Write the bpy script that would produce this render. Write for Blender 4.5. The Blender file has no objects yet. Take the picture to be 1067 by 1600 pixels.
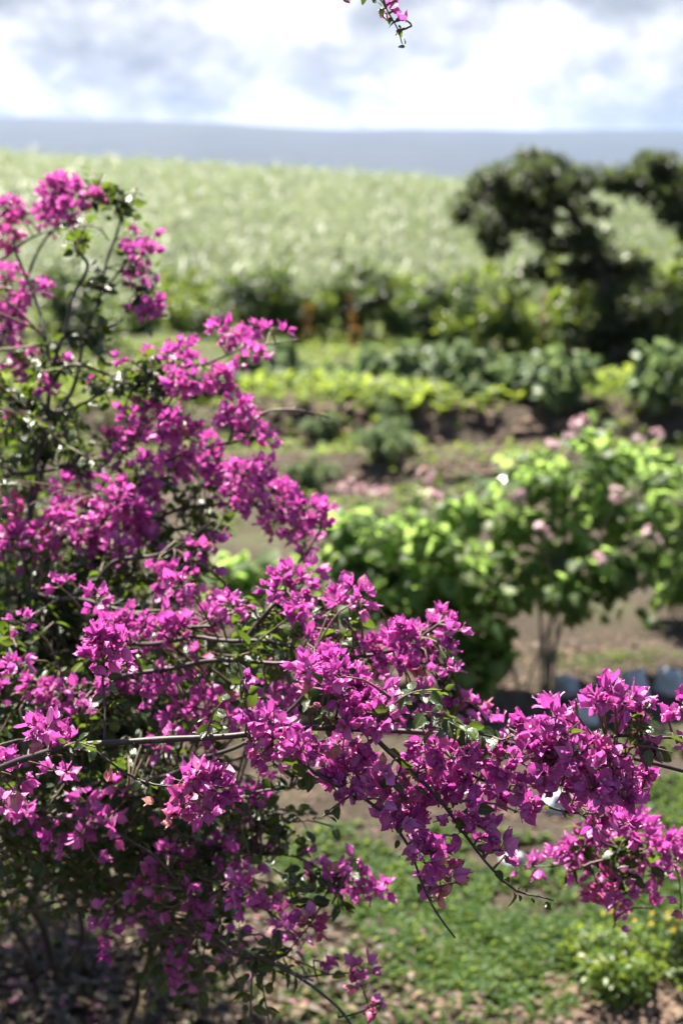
import bpy, math, random
import numpy as np

rng = np.random.default_rng(7)
random.seed(7)
PI = math.pi
R = math.radians
scene = bpy.context.scene
COL = scene.collection

# ------------------------------------------------------------------ camera
CAM_Z = 3.0
FPX = 2222.0                       # focal length in pixels of the 1067 x 1600 photograph
PITCH = math.atan(500.0 / FPX)
cam_d = bpy.data.cameras.new('camera')
cam_d.sensor_fit = 'VERTICAL'
cam_d.sensor_height = 36.0
cam_d.sensor_width = 24.0
cam_d.lens = 36.0 * FPX / 1600.0
cam_d.clip_start = 0.05
cam_d.clip_end = 40000
cam_d.dof.use_dof = True
cam_d.dof.focus_distance = 2.5
cam_d.dof.aperture_fstop = 2.6
cam = bpy.data.objects.new('camera', cam_d)
cam.location = (0, 0, CAM_Z)
cam.rotation_euler = (PI / 2 - PITCH, 0, 0)
COL.objects.link(cam)
scene.camera = cam

# ------------------------------------------------------------------ sky and sun
SUN_EL, SUN_AZ = R(60), R(-24)      # azimuth from +Y towards +X: the sun stands ahead of the camera
world = bpy.data.worlds.new('World')
scene.world = world
world.use_nodes = True
wn, wl = world.node_tree.nodes, world.node_tree.links
wn.clear()
w_out = wn.new('ShaderNodeOutputWorld')
w_bg = wn.new('ShaderNodeBackground')
w_bg.inputs['Strength'].default_value = 0.05
sky = wn.new('ShaderNodeTexSky')
sky.sky_type = 'NISHITA'
sky.sun_disc = False
sky.sun_elevation = SUN_EL
sky.sun_rotation = SUN_AZ
sky.dust_density = 0.6
sky.air_density = 0.8
tc = wn.new('ShaderNodeTexCoord')
sep = wn.new('ShaderNodeSeparateXYZ')
wl.new(tc.outputs['Generated'], sep.inputs[0])


def wmath(op, a, b=None, clamp=False):
    n = wn.new('ShaderNodeMath'); n.operation = op; n.use_clamp = clamp
    for i, v in enumerate((a, b)):
        if v is None: continue
        if isinstance(v, (int, float)): n.inputs[i].default_value = v
        else: wl.new(v, n.inputs[i])
    return n.outputs[0]


zc = wmath('MAXIMUM', sep.outputs['Z'], 0.0)
mpw = wn.new('ShaderNodeMapping'); mpw.inputs['Scale'].default_value = (1, 1, 1.9); mpw.inputs['Location'].default_value = (.37, .2, .1)
wl.new(tc.outputs['Generated'], mpw.inputs[0])
n1 = wn.new('ShaderNodeTexNoise')
n1.inputs['Scale'].default_value = 5.5
n1.inputs['Detail'].default_value = 9
n1.inputs['Roughness'].default_value = 0.52
n1.inputs['Distortion'].default_value = 0.0
wl.new(mpw.outputs[0], n1.inputs['Vector'])
# cumulus crowd towards the horizon, where their flanks overlap; thinned overhead to limit fill
thr = wmath('ADD', wmath('MULTIPLY', wmath('MINIMUM', zc, 0.5), 0.85), 0.19)
cov = wmath('DIVIDE', wmath('SUBTRACT', n1.outputs['Fac'], thr), 0.10, True)
# grey and bright parts of the clouds
n2 = wn.new('ShaderNodeTexNoise')
n2.inputs['Scale'].default_value = 10.0
n2.inputs['Detail'].default_value = 7
n2.inputs['Roughness'].default_value = 0.62
mpw2 = wn.new('ShaderNodeMapping'); mpw2.inputs['Scale'].default_value = (1, 1, 1.6); mpw2.inputs['Location'].default_value = (.83, .44, .23)
wl.new(tc.outputs['Generated'], mpw2.inputs[0]); wl.new(mpw2.outputs[0], n2.inputs['Vector'])
crw = wn.new('ShaderNodeValToRGB')
crw.color_ramp.elements[0].position = 0.41; crw.color_ramp.elements[0].color = (1.72, 1.84, 1.93, 1)
crw.color_ramp.elements[1].position = 0.57; crw.color_ramp.elements[1].color = (3.95, 3.95, 3.95, 1)
e_ = crw.color_ramp.elements.new(0.49); e_.color = (2.6, 2.68, 2.75, 1)
wl.new(n2.outputs['Fac'], crw.inputs[0])
mixw = wn.new('ShaderNodeMixRGB')
wl.new(cov, mixw.inputs[0]); wl.new(sky.outputs[0], mixw.inputs[1]); wl.new(crw.outputs[0], mixw.inputs[2])
wl.new(mixw.outputs[0], w_bg.inputs['Color'])
wl.new(w_bg.outputs[0], w_out.inputs['Surface'])

sun_d = bpy.data.lights.new('sun', 'SUN')
sun_d.energy = 5.0
sun_d.angle = R(0.53)
sun_d.color = (1.0, 0.93, 0.81)
sun = bpy.data.objects.new('sun', sun_d)
SUNV = np.array([math.sin(SUN_AZ) * math.cos(SUN_EL), math.cos(SUN_AZ) * math.cos(SUN_EL), math.sin(SUN_EL)])
import mathutils
sun.rotation_euler = mathutils.Vector(SUNV).to_track_quat('Z', 'Y').to_euler()
sun.location = tuple(SUNV * 50)
COL.objects.link(sun)

scene.view_settings.view_transform = 'Standard'
scene.view_settings.look = 'None'
scene.view_settings.gamma = 1.0
scene.view_settings.exposure = 2.45
scene.view_settings.use_curve_mapping = False
scene.cycles.use_denoising = True
scene.cycles.max_bounces = 8
scene.cycles.caustics_reflective = False
scene.cycles.caustics_refractive = False

# ------------------------------------------------------------------ geometry helpers
CAM = np.array([0, 0, CAM_Z])
FW = np.array([0, math.cos(PITCH), -math.sin(PITCH)])
UP = np.array([0, math.sin(PITCH), math.cos(PITCH)])
RT = np.array([1.0, 0, 0])


def P(px, py, d):
    """the place that stands at depth d (metres) and is seen at px, py"""
    return CAM + d * (FW + RT * ((px - 533.5) / FPX) + UP * ((800 - py) / FPX))


def vnoise(x, y, s=1.0, seed=0.0):
    x = np.asarray(x, float) / s + seed * 17.3; y = np.asarray(y, float) / s + seed * 9.1
    return (np.sin(x * 1.7 + np.sin(y * 1.3 + seed)) + np.sin(y * 2.1 + 1.3 * np.sin(x * 0.9 + 2.0)) +
            0.6 * np.sin(x * 3.9 + y * 2.7) + 0.4 * np.sin(x * 5.3 - y * 6.1 + 1.0)) / 3.0


def sstep(a, b, x):
    t = np.clip((np.asarray(x, float) - a) / (b - a), 0, 1)
    return t * t * (3 - 2 * t)


def HG(x, y):
    x = np.asarray(x, float); y = np.asarray(y, float)
    z = 0.035 * vnoise(x, y, 0.55) + 0.02 * vnoise(x, y, 0.19, 2.0)
    z = z * (1 - sstep(30, 60, y)) + 0.12 * vnoise(x, y, 3.0, 1.0) * sstep(14, 22, y) * (1 - sstep(200, 400, y))
    wob = 0.35 * vnoise(x, y * 0 + 3.0, 2.5, 3.0)
    # planting banks with a steep face towards the camera
    z = z + 0.42 * sstep(16.9 + wob, 17.5 + wob, y) * (1 - sstep(19.0, 22.0, y))
    z = z + 0.22 * sstep(14.2 + wob, 14.6 + wob, y) * (1 - sstep(15.2, 16.4, y))
    crest = np.clip(7.6 - (x + 55) / 72 * 4.5, 1.2, 11.0)
    s = np.clip((y - 38) / 192, 0, 1)
    up = np.sin(s * PI / 2)
    dn = sstep(260, 900, y)
    z = z + crest * up * (1 - dn) - 14 * sstep(300, 1400, y)
    return z


def G(px, py):
    """where the line of sight through px, py meets the ground"""
    v = FW + RT * ((px - 533.5) / FPX) + UP * ((800 - py) / FPX)
    t = -CAM_Z / v[2] if v[2] < -1e-3 else 300.0
    for _ in range(12):
        p = CAM + v * t
        t = t + (float(HG(p[0], p[1])) - p[2]) / v[2] * 0.7 if v[2] < -1e-3 else t
    p = CAM + v * t
    p[2] = float(HG(p[0], p[1]))
    return p


def depth_of(p):
    return float(np.dot(np.asarray(p) - CAM, FW))


def norm(v):
    v = np.asarray(v, float)
    return v / (np.linalg.norm(v, axis=-1, keepdims=True) + 1e-12)


def frames(along, nrm):
    """rotation matrices (k,3,3) with columns across, along, normal"""
    y = norm(along)
    x = norm(np.cross(y, nrm))
    z = np.cross(x, y)
    return np.stack([x, y, z], axis=-1)


def rand_dirs(k):
    return norm(rng.normal(size=(k, 3)))


class Buf:
    """collects triangles; lc holds (across, along, chance) for the material"""
    def __init__(self):
        self.V, self.F, self.L, self.M, self.n = [], [], [], [], 0

    def raw(self, V, F, L=None, mi=0, rnd=0.5):
        V = np.asarray(V, float); F = np.asarray(F, int).reshape(-1, 3)
        if L is None:
            L = np.zeros((len(V), 3)); L[:, 2] = rnd
        self.V.append(V); self.F.append(F + self.n); self.L.append(L); self.M.append(np.full(len(F), mi))
        self.n += len(V)
        return self

    def inst(self, tpl, Rm, T, rnd, scale=None, mi=0):
        V, F, L = tpl
        k = len(T)
        if k == 0: return self
        S = np.ones(k) if scale is None else np.asarray(scale)
        VV = np.einsum('kij,nj->kni', Rm, V) * S[:, None, None] + np.asarray(T)[:, None, :]
        LL = np.repeat(L[None], k, 0).copy(); LL[:, :, 2] = (L[None, :, 2] * 0.25 + np.asarray(rnd)[:, None])
        FF = F[None] + (np.arange(k) * len(V))[:, None, None] + self.n
        self.V.append(VV.reshape(-1, 3)); self.F.append(FF.reshape(-1, 3)); self.L.append(LL.reshape(-1, 3))
        self.M.append(np.full(k * len(F), mi))
        self.n += k * len(V)
        return self

    def tube(self, pts, rad, sides=8, mi=0, rnd=0.5, cap=True):
        pts = np.asarray(pts, float); n = len(pts)
        rad = np.broadcast_to(np.asarray(rad, float), (n,))
        tan = norm(np.gradient(pts, axis=0))
        ref = np.array([0.13, 0.31, 0.94]) if abs(tan[0][2]) < 0.9 else np.array([1.0, 0.1, 0])
        u = norm(np.cross(tan, ref)); w = np.cross(tan, u)
        a = np.arange(sides) * 2 * PI / sides
        V = pts[:, None, :] + rad[:, None, None] * (np.cos(a)[None, :, None] * u[:, None, :] + np.sin(a)[None, :, None] * w[:, None, :])
        V = V.reshape(-1, 3); F = []
        for i in range(n - 1):
            for j in range(sides):
                b, c = i * sides + j, i * sides + (j + 1) % sides
                F += [(b, c, c + sides), (b, c + sides, b + sides)]
        if cap:
            V = np.vstack([V, pts[-1:] + tan[-1:] * rad[-1]]); t = len(V) - 1
            F += [((n - 1) * sides + j, (n - 1) * sides + (j + 1) % sides, t) for j in range(sides)]
        return self.raw(V, F, None, mi, rnd)

    def mesh(self, name, mats, smooth=True, origin=None):
        V = np.concatenate(self.V); F = np.concatenate(self.F); L = np.concatenate(self.L); M = np.concatenate(self.M)
        if origin is not None: V = V - np.asarray(origin)
        me = bpy.data.meshes.new(name)
        me.vertices.add(len(V)); me.vertices.foreach_set('co', V.astype(np.float32).ravel())
        me.loops.add(len(F) * 3); me.loops.foreach_set('vertex_index', F.astype(np.int32).ravel())
        me.polygons.add(len(F))
        me.polygons.foreach_set('loop_start', np.arange(0, len(F) * 3, 3, dtype=np.int32))
        for m in (mats if isinstance(mats, (list, tuple)) else [mats]): me.materials.append(m)
        me.polygons.foreach_set('material_index', M.astype(np.int32))
        me.polygons.foreach_set('use_smooth', np.full(len(F), smooth))
        at = me.attributes.new('lc', 'FLOAT_VECTOR', 'POINT'); at.data.foreach_set('vector', L.astype(np.float32).ravel())
        me.update(calc_edges=True); me.validate()
        return me

    def obj(self, name, mats, parent=None, smooth=True, base=None):
        """links the mesh; base = world point that becomes its origin"""
        if base is None and parent is not None: base = WORLD[parent.name]
        o = bpy.data.objects.new(name, self.mesh(name, mats, smooth, base))
        COL.objects.link(o)
        if parent is not None:
            o.parent = parent
            WORLD[o.name] = WORLD[parent.name]
        elif base is not None:
            o.location = tuple(base); WORLD[o.name] = np.asarray(base)
        else:
            WORLD[o.name] = np.zeros(3)
        return o


WORLD = {}      # world position of every object's origin (no object is rotated above mesh level)


def thing(name, loc, label, cat, group=None):
    o = bpy.data.objects.new(name, None)
    o.empty_display_size = 0.1
    o.location = tuple(loc); COL.objects.link(o); WORLD[o.name] = np.asarray(loc, float)
    return tag(o, label, cat, group)


def tag(o, label=None, cat=None, group=None, kind=None):
    if label: o['label'] = label
    if cat: o['category'] = cat
    if group: o['group'] = group
    if kind: o['kind'] = kind
    return o


def place(mesh, name, parent, Rm, T, s):
    """one piece that shares mesh data, as a child"""
    o = bpy.data.objects.new(name, mesh)
    m = np.eye(4); m[:3, :3] = Rm * s; m[:3, 3] = np.asarray(T) - WORLD[parent.name]
    o.parent = parent
    o.matrix_local = mathutils.Matrix(m.tolist())
    COL.objects.link(o)
    return o


def spline(pts, step=0.03):
    pts = np.asarray(pts, float)
    p = np.vstack([2 * pts[0] - pts[1], pts, 2 * pts[-1] - pts[-2]])
    out = []
    for i in range(1, len(p) - 2):
        n = max(2, int(np.linalg.norm(p[i + 1] - p[i]) / step))
        t = np.linspace(0, 1, n, endpoint=False)[:, None]
        a, b, c, d = p[i - 1], p[i], p[i + 1], p[i + 2]
        out.append(0.5 * (2 * b + (c - a) * t + (2 * a - 5 * b + 4 * c - d) * t ** 2 + (3 * b - a - 3 * c + d) * t ** 3))
    out.append(p[-2][None])
    return np.concatenate(out)


def grid_tpl(rows, cols, fx, fy, fz):
    """leaf-like patch: t along 0..1, s across -1..1"""
    V, L, F = [], [], []
    for t in rows:
        for s in cols:
            V.append((fx(t, s), fy(t, s), fz(t, s))); L.append((s, t, 0))
    nc = len(cols)
    for i in range(len(rows) - 1):
        for j in range(nc - 1):
            a = i * nc + j
            F += [(a, a + 1, a + nc + 1), (a, a + nc + 1, a + nc)]
    return np.array(V, float), np.array(F), np.array(L, float)


def merge_tpl(ts):
    V, F, L, n = [], [], [], 0
    for v, f, l in ts:
        V.append(v); F.append(f + n); L.append(l); n += len(v)
    return np.concatenate(V), np.concatenate(F), np.concatenate(L)


def xf(t, M, off=(0, 0, 0), chance=None):
    v, f, l = t
    l = l.copy()
    if chance is not None: l[:, 2] = chance
    return v @ np.asarray(M).T + np.asarray(off), f, l


def ovate(w, fold, curl, tip=1.0, tw=0.0, rows=(0.0, .14, .34, .58, .8, .93, 1.0), cols=(-1, 0, 1), wav=0.0, ph=0.0, peak=0.42, sharp=0.75):
    def wid(t):
        a = math.log(0.5) / math.log(peak)
        return w * max(0.0, math.sin(PI * t ** a)) ** sharp * (1 - 0.25 * tip * t)
    return grid_tpl(rows, cols, lambda t, s: s * wid(t) + tw * t * t,
                    lambda t, s: t - 0.12 * abs(curl) * t * t,
                    lambda t, s: fold * abs(s) * wid(t) - curl * t * t + wav * math.sin(7 * t + 2.2 * s + ph) * abs(s) * t)


# ------------------------------------------------------------------ materials
def nodes(name):
    m = bpy.data.materials.new(name); m.use_nodes = True
    nt = m.node_tree; nt.nodes.clear()
    return m, nt.nodes, nt.links


ALBEDO = 0.58


def ramp(N, stops, k=ALBEDO):
    r = N.new('ShaderNodeValToRGB')
    e = r.color_ramp.elements
    while len(e) < len(stops): e.new(0.5)
    for i, (p, c) in enumerate(stops):
        e[i].position = p; e[i].color = (c[0] * k, c[1] * k, c[2] * k, 1)
    return r


def leaf_material(name, stops, trans, tfac=0.4, rough=0.4, spec=0.5, rib=0.0, vein_scale=0.0, obj_random=False, speckle=0.12):
    m, N, Lk = nodes(name)
    out = N.new('ShaderNodeOutputMaterial')
    at = N.new('ShaderNodeAttribute'); at.attribute_name = 'lc'
    sp = N.new('ShaderNodeSeparateXYZ'); Lk.new(at.outputs['Vector'], sp.inputs[0])
    val = sp.outputs['Z']
    if obj_random:
        oi = N.new('ShaderNodeObjectInfo')
        mr = N.new('ShaderNodeMath'); mr.operation = 'MULTIPLY_ADD'
        Lk.new(oi.outputs['Random'], mr.inputs[0]); mr.inputs[1].default_value = 0.6; Lk.new(val, mr.inputs[2])
        val = mr.outputs[0]
    tcn = N.new('ShaderNodeTexCoord')
    nz = N.new('ShaderNodeTexNoise'); nz.inputs['Scale'].default_value = 40; nz.inputs['Detail'].default_value = 3
    Lk.new(tcn.outputs['Object'], nz.inputs['Vector'])
    ad = N.new('ShaderNodeMath'); ad.operation = 'MULTIPLY_ADD'
    sb = N.new('ShaderNodeMath'); sb.operation = 'SUBTRACT'; Lk.new(nz.outputs['Fac'], sb.inputs[0]); sb.inputs[1].default_value = 0.5
    Lk.new(sb.outputs[0], ad.inputs[0]); ad.inputs[1].default_value = speckle * 4; Lk.new(val, ad.inputs[2])
    cr = ramp(N, stops); Lk.new(ad.outputs[0], cr.inputs[0])
    col = cr.outputs[0]
    if rib > 0:
        ab = N.new('ShaderNodeMath'); ab.operation = 'ABSOLUTE'; Lk.new(sp.outputs['X'], ab.inputs[0])
        ms = N.new('ShaderNodeMapRange'); Lk.new(ab.outputs[0], ms.inputs[0])
        ms.inputs[1].default_value = 0.0; ms.inputs[2].default_value = 0.14; ms.inputs[3].default_value = rib; ms.inputs[4].default_value = 0.0
        mx = N.new('ShaderNodeMixRGB'); Lk.new(ms.outputs[0], mx.inputs[0]); Lk.new(col, mx.inputs[1])
        mx.inputs[2].default_value = (min(1, stops[-1][1][0] * 1.5 + .03), min(1, stops[-1][1][1] * 1.4 + .02), min(1, stops[-1][1][2] * 1.4), 1)
        col = mx.outputs[0]
    pb = N.new('ShaderNodeBsdfPrincipled')
    Lk.new(col, pb.inputs['Base Color'])
    pb.inputs['Roughness'].default_value = rough
    pb.inputs['Specular IOR Level'].default_value = spec * (1.0 if 'bract' in name else 0.7)
    if vein_scale > 0:
        wv = N.new('ShaderNodeTexWave'); wv.wave_type = 'BANDS'; wv.bands_direction = 'DIAGONAL'
        wv.inputs['Scale'].default_value = vein_scale; wv.inputs['Distortion'].default_value = 4.0; wv.inputs['Detail'].default_value = 2
        Lk.new(at.outputs['Vector'], wv.inputs['Vector'])
        bp = N.new('ShaderNodeBump'); bp.inputs['Strength'].default_value = 0.35; bp.inputs['Distance'].default_value = 0.002
        Lk.new(wv.outputs['Fac'], bp.inputs['Height']); Lk.new(bp.outputs[0], pb.inputs['Normal'])
    tl = N.new('ShaderNodeBsdfTranslucent')
    mt = N.new('ShaderNodeMixRGB'); mt.blend_type = 'MIX'; mt.inputs[0].default_value = 0.72
    Lk.new(col, mt.inputs[1]); mt.inputs[2].default_value = (trans[0] * .63, trans[1] * .63, trans[2] * .63, 1)
    Lk.new(mt.outputs[0], tl.inputs['Color'])
    mix = N.new('ShaderNodeMixShader'); mix.inputs[0].default_value = tfac
    Lk.new(pb.outputs[0], mix.inputs[1]); Lk.new(tl.outputs[0], mix.inputs[2])
    Lk.new(mix.outputs[0], out.inputs['Surface'])
    return m


def solid_material(name, stops, scale=8, rough=0.85, bump=0.4, dist=0.01, detail=6, stretch=None, spec=0.3):
    m, N, Lk = nodes(name)
    out = N.new('ShaderNodeOutputMaterial'); pb = N.new('ShaderNodeBsdfPrincipled')
    tcn = N.new('ShaderNodeTexCoord')
    nz = N.new('ShaderNodeTexNoise'); nz.inputs['Scale'].default_value = scale; nz.inputs['Detail'].default_value = detail
    nz.inputs['Roughness'].default_value = 0.65
    vec = tcn.outputs['Object']
    if stretch:
        mp = N.new('ShaderNodeMapping'); mp.inputs['Scale'].default_value = stretch; Lk.new(vec, mp.inputs[0]); vec = mp.outputs[0]
    Lk.new(vec, nz.inputs['Vector'])
    cr = ramp(N, stops); Lk.new(nz.outputs['Fac'], cr.inputs[0]); Lk.new(cr.outputs[0], pb.inputs['Base Color'])
    pb.inputs['Roughness'].default_value = rough; pb.inputs['Specular IOR Level'].default_value = spec
    bp = N.new('ShaderNodeBump'); bp.inputs['Strength'].default_value = bump; bp.inputs['Distance'].default_value = dist
    Lk.new(nz.outputs['Fac'], bp.inputs['Height']); Lk.new(bp.outputs[0], pb.inputs['Normal'])
    Lk.new(pb.outputs[0], out.inputs['Surface'])
    return m


M_BRACT = leaf_material('bougainvillea bract', [(0.0, (.40, .025, .32)), (.35, (.68, .10, .53)), (.6, (.90, .29, .74)), (.8, (.68, .10, .32)), (.93, (.50, .05, .12)), (1.0, (.76, .42, .27))],
                        (1.0, .12, .69), 0.37, 0.38, 0.7, rib=0.25, vein_scale=5.0, speckle=0.08)
M_BLOSSOM = solid_material('cream blossom', [(.3, (.75, .70, .50)), (.7, (.85, .82, .68))], 60, 0.6, 0.1)
M_LEAF = leaf_material('bougainvillea leaf', [(0.0, (.010, .024, .007)), (.5, (.019, .046, .010)), (.85, (.04, .085, .016)), (1.0, (.13, .17, .035))],
                       (.24, .38, .03), 0.34, 0.27, 0.6, rib=0.35, vein_scale=3.0)
M_BARK = solid_material('bougainvillea bark', [(.3, (.022, .016, .013)), (.55, (.05, .038, .031)), (.75, (.13, .105, .09))], 22, 0.55, 0.6, 0.004, stretch=(1, 1, 1), spec=.4)
M_TWIG = solid_material('bougainvillea twig', [(.3, (.09, .06, .035)), (.7, (.20, .14, .09))], 30, 0.6, 0.3, 0.002)
M_GRAPE = leaf_material('broad garden leaf', [(0.0, (.05, .11, .03)), (.45, (.09, .18, .045)), (.8, (.15, .25, .065)), (1.0, (.28, .30, .08))],
                        (.50, .74, .18), 0.6, 0.5, 0.4, rib=0.4, obj_random=False)
M_PINK = leaf_material('pale pink petal', [(0.0, (.70, .40, .46)), (.6, (.84, .60, .63)), (1.0, (.88, .74, .74))], (.75, .45, .5), 0.4, 0.6, 0.2)
M_STEM = solid_material('grey green stem', [(.3, (.13, .12, .08)), (.7, (.26, .25, .18))], 20, 0.7, 0.4, 0.004)
M_TREE = leaf_material('dark tree leaf', [(0.0, (.02, .036, .016)), (.6, (.045, .07, .028)), (1.0, (.13, .15, .07))], (.17, .23, .06), 0.38, 0.55, 0.3)
M_BARKD = solid_material('tree bark', [(.3, (.035, .028, .022)), (.7, (.10, .085, .07))], 9, 0.9, 0.7, 0.02)
M_HEDGE = leaf_material('hedge leaf', [(0.0, (.022, .048, .015)), (.6, (.045, .085, .022)), (1.0, (.11, .15, .045))], (.2, .3, .05), 0.36, 0.45, 0.5)
M_LIME = leaf_material('lime leaf', [(0.0, (.06, .13, .02)), (.6, (.11, .20, .03)), (1.0, (.26, .28, .05))], (.42, .55, .06), 0.42, 0.4, 0.5)
M_ORANGE = leaf_material('orange croton leaf', [(0.0, (.16, .07, .02)), (.5, (.30, .14, .03)), (1.0, (.24, .20, .05))], (.4, .2, .04), 0.4, 0.4, 0.4)
M_BED = leaf_material('pale bed plant leaf', [(0.0, (.075, .135, .055)), (.6, (.14, .22, .09)), (1.0, (.26, .32, .16))], (.34, .48, .16), 0.36, 0.5, 0.35)
M_CANE = leaf_material('cane leaf', [(0.0, (.04, .075, .02)), (.5, (.115, .165, .058)), (1.0, (.26, .30, .14))], (.30, .38, .17), 0.42, 0.48, 0.45)
M_WEED = leaf_material('weed leaf', [(0.0, (.025, .065, .015)), (.5, (.05, .115, .022)), (.9, (.085, .16, .036)), (1.0, (.20, .20, .06))], (.54, .68, .08), 0.48, 0.5, 0.25)
M_LITTER = leaf_material('dry leaf', [(0.0, (.04, .026, .017)), (.4, (.09, .062, .042)), (.75, (.19, .135, .09)), (.92, (.22, .19, .05)), (1.0, (.4, .09, .24))], (.25, .15, .08), 0.2, 0.6, 0.4)
M_STRAP = leaf_material('strap leaf', [(0.0, (.10, .17, .06)), (1.0, (.28, .36, .18))], (.3, .45, .12), 0.3, 0.22, 0.7)
M_ROCK = solid_material('grey rock', [(.25, (.30, .33, .36)), (.5, (.6, .64, .68)), (.75, (.85, .9, .94))], 7, 0.75, 0.8, 0.03, 9)
M_ROCKD = solid_material('dark rock', [(.25, (.08, .09, .10)), (.6, (.2, .22, .24)), (.8, (.36, .38, .4))], 7, 0.75, 0.8, 0.03, 9)
M_CLOD = solid_material('soil clod', [(.3, (.10, .065, .045)), (.7, (.26, .18, .13))], 14, 0.95, 0.6, 0.01)
M_YELLOW = leaf_material('yellow petal', [(0.0, (.75, .42, .02)), (1.0, (.85, .62, .04))], (.8, .5, .03), 0.3, 0.6, 0.2)
M_MOUNT = solid_material('mountain slope', [(.3, (.012, .018, .014)), (.7, (.03, .036, .028))], 0.004, 0.95, 0.0)


def ground_material():
    m, N, Lk = nodes('ground soil')
    out = N.new('ShaderNodeOutputMaterial'); pb = N.new('ShaderNodeBsdfPrincipled')
    geo = N.new('ShaderNodeNewGeometry')
    a = N.new('ShaderNodeTexNoise'); a.inputs['Scale'].default_value = 1.1; a.inputs['Detail'].default_value = 8; a.inputs['Roughness'].default_value = 0.62
    b = N.new('ShaderNodeTexNoise'); b.inputs['Scale'].default_value = 26; b.inputs['Detail'].default_value = 8; b.inputs['Roughness'].default_value = 0.7
    for n in (a, b): Lk.new(geo.outputs['Position'], n.inputs['Vector'])
    c1 = ramp(N, [(.25, (.06, .044, .032)), (.5, (.118, .091, .068)), (.72, (.185, .148, .115))])
    c2 = ramp(N, [(.3, (.45, .42, .40)), (.5, (1, 1, 1)), (.75, (1.25, 1.22, 1.18))], 1.0)
    Lk.new(a.outputs['Fac'], c1.inputs[0]); Lk.new(b.outputs['Fac'], c2.inputs[0])
    mu = N.new('ShaderNodeMixRGB'); mu.blend_type = 'MULTIPLY'; mu.inputs[0].default_value = 1
    Lk.new(c1.outputs[0], mu.inputs[1]); Lk.new(c2.outputs[0], mu.inputs[2])
    # thin grass tints the far field and patches of the garden
    s = N.new('ShaderNodeSeparateXYZ'); Lk.new(geo.outputs['Position'], s.inputs[0])
    far = N.new('ShaderNodeMapRange'); Lk.new(s.outputs['Y'], far.inputs[0])
    far.inputs[1].default_value = 19; far.inputs[2].default_value = 40; far.inputs[3].default_value = -0.12; far.inputs[4].default_value = 0.5
    g = N.new('ShaderNodeTexNoise'); g.inputs['Scale'].default_value = 0.55; g.inputs['Detail'].default_value = 5
    Lk.new(geo.outputs['Position'], g.inputs['Vector'])
    ad = N.new('ShaderNodeMath'); ad.operation = 'ADD'; Lk.new(far.outputs[0], ad.inputs[0]); Lk.new(g.outputs['Fac'], ad.inputs[1])
    gr = N.new('ShaderNodeMapRange'); Lk.new(ad.outputs[0], gr.inputs[0])
    gr.inputs[1].default_value = 0.44; gr.inputs[2].default_value = 0.66; gr.inputs[4].default_value = 0.75
    mg = N.new('ShaderNodeMixRGB'); Lk.new(gr.outputs[0], mg.inputs[0]); Lk.new(mu.outputs[0], mg.inputs[1]); mg.inputs[2].default_value = (.066, .091, .029, 1)
    Lk.new(mg.outputs[0], pb.inputs['Base Color'])
    pb.inputs['Roughness'].default_value = 0.95; pb.inputs['Specular IOR Level'].default_value = 0.15
    bp = N.new('ShaderNodeBump'); bp.inputs['Strength'].default_value = 1.0; bp.inputs['Distance'].default_value = 0.06
    Lk.new(b.outputs['Fac'], bp.inputs['Height']); Lk.new(bp.outputs[0], pb.inputs['Normal'])
    Lk.new(pb.outputs[0], out.inputs['Surface'])
    return m


# ------------------------------------------------------------------ the ground, the mountain, the air
def sheet(xs, ys, hf):
    X, Y = np.meshgrid(xs, ys)
    V = np.stack([X, Y, hf(X, Y)], -1).reshape(-1, 3)
    nx, ny = len(xs), len(ys)
    i = (np.arange(ny - 1)[:, None] * nx + np.arange(nx - 1)[None]).ravel()
    F = np.concatenate([np.stack([i, i + 1, i + nx + 1], 1), np.stack([i, i + nx + 1, i + nx], 1)])
    return V, F


ys = np.concatenate([np.linspace(-60, 2, 12), np.arange(2.4, 12, .09), np.arange(12, 28, .16), np.arange(28, 60, 1.0), np.arange(60, 300, 5),
                     np.geomspace(300, 9000, 24)])
u = np.linspace(-1, 1, 221)
xs = 4.5 * np.sinh(u * 7.6) / np.sinh(2.6) * 0.55 + u * 1.5
V, F = sheet(xs, ys, HG)
tag(Buf().raw(V, F).obj('ground', ground_material()), kind='structure')


def mountain(X, Y):
    top = 262 - 0.0215 * (X + 1200) + 22 * vnoise(X, Y * 0, 900, 1.0) * sstep(-4000, 0, X) + 5 * vnoise(X, Y * 0, 190, 4.0)
    f = np.sin(np.clip((Y - 3600) / 1700, 0, 1) * PI / 2)
    return -16 + (top + 16) * f + 14 * vnoise(X, Y, 420, 2.0) * f * (1 - f) * 2


V, F = sheet(np.linspace(-7500, 7500, 181), np.concatenate([np.linspace(3600, 5300, 24), np.linspace(5400, 6200, 4)]), mountain)
tag(Buf().raw(V, F).obj('mountain', M_MOUNT), kind='structure')

hb = Buf()
x0, x1, y0, y1, z0, z1 = -9500, 9500, -400, 9800, -18.0, 330.0
hv = np.array([(x, y, z) for x in (x0, x1) for y in (y0, y1) for z in (z0, z1)])
hb.raw(hv, [(0, 1, 3), (0, 3, 2), (4, 6, 7), (4, 7, 5), (0, 4, 5), (0, 5, 1), (2, 3, 7), (2, 7, 6), (0, 2, 6), (0, 6, 4), (1, 5, 7), (1, 7, 3)])
mh, N, Lk = nodes('haze')
ho = N.new('ShaderNodeOutputMaterial'); pv = N.new('ShaderNodeVolumePrincipled')
pv.inputs['Color'].default_value = (.40, .58, 1.0, 1)
pv.inputs['Density'].default_value = 0.5e-4
pv.inputs['Anisotropy'].default_value = 0.0
pv.inputs['Density Attribute'].default_value = ''
Lk.new(pv.outputs[0], ho.inputs['Volume'])
tag(hb.obj('haze', mh, smooth=False), 'pale blue haze lying over the far mountain', 'haze', kind='stuff')

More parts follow.
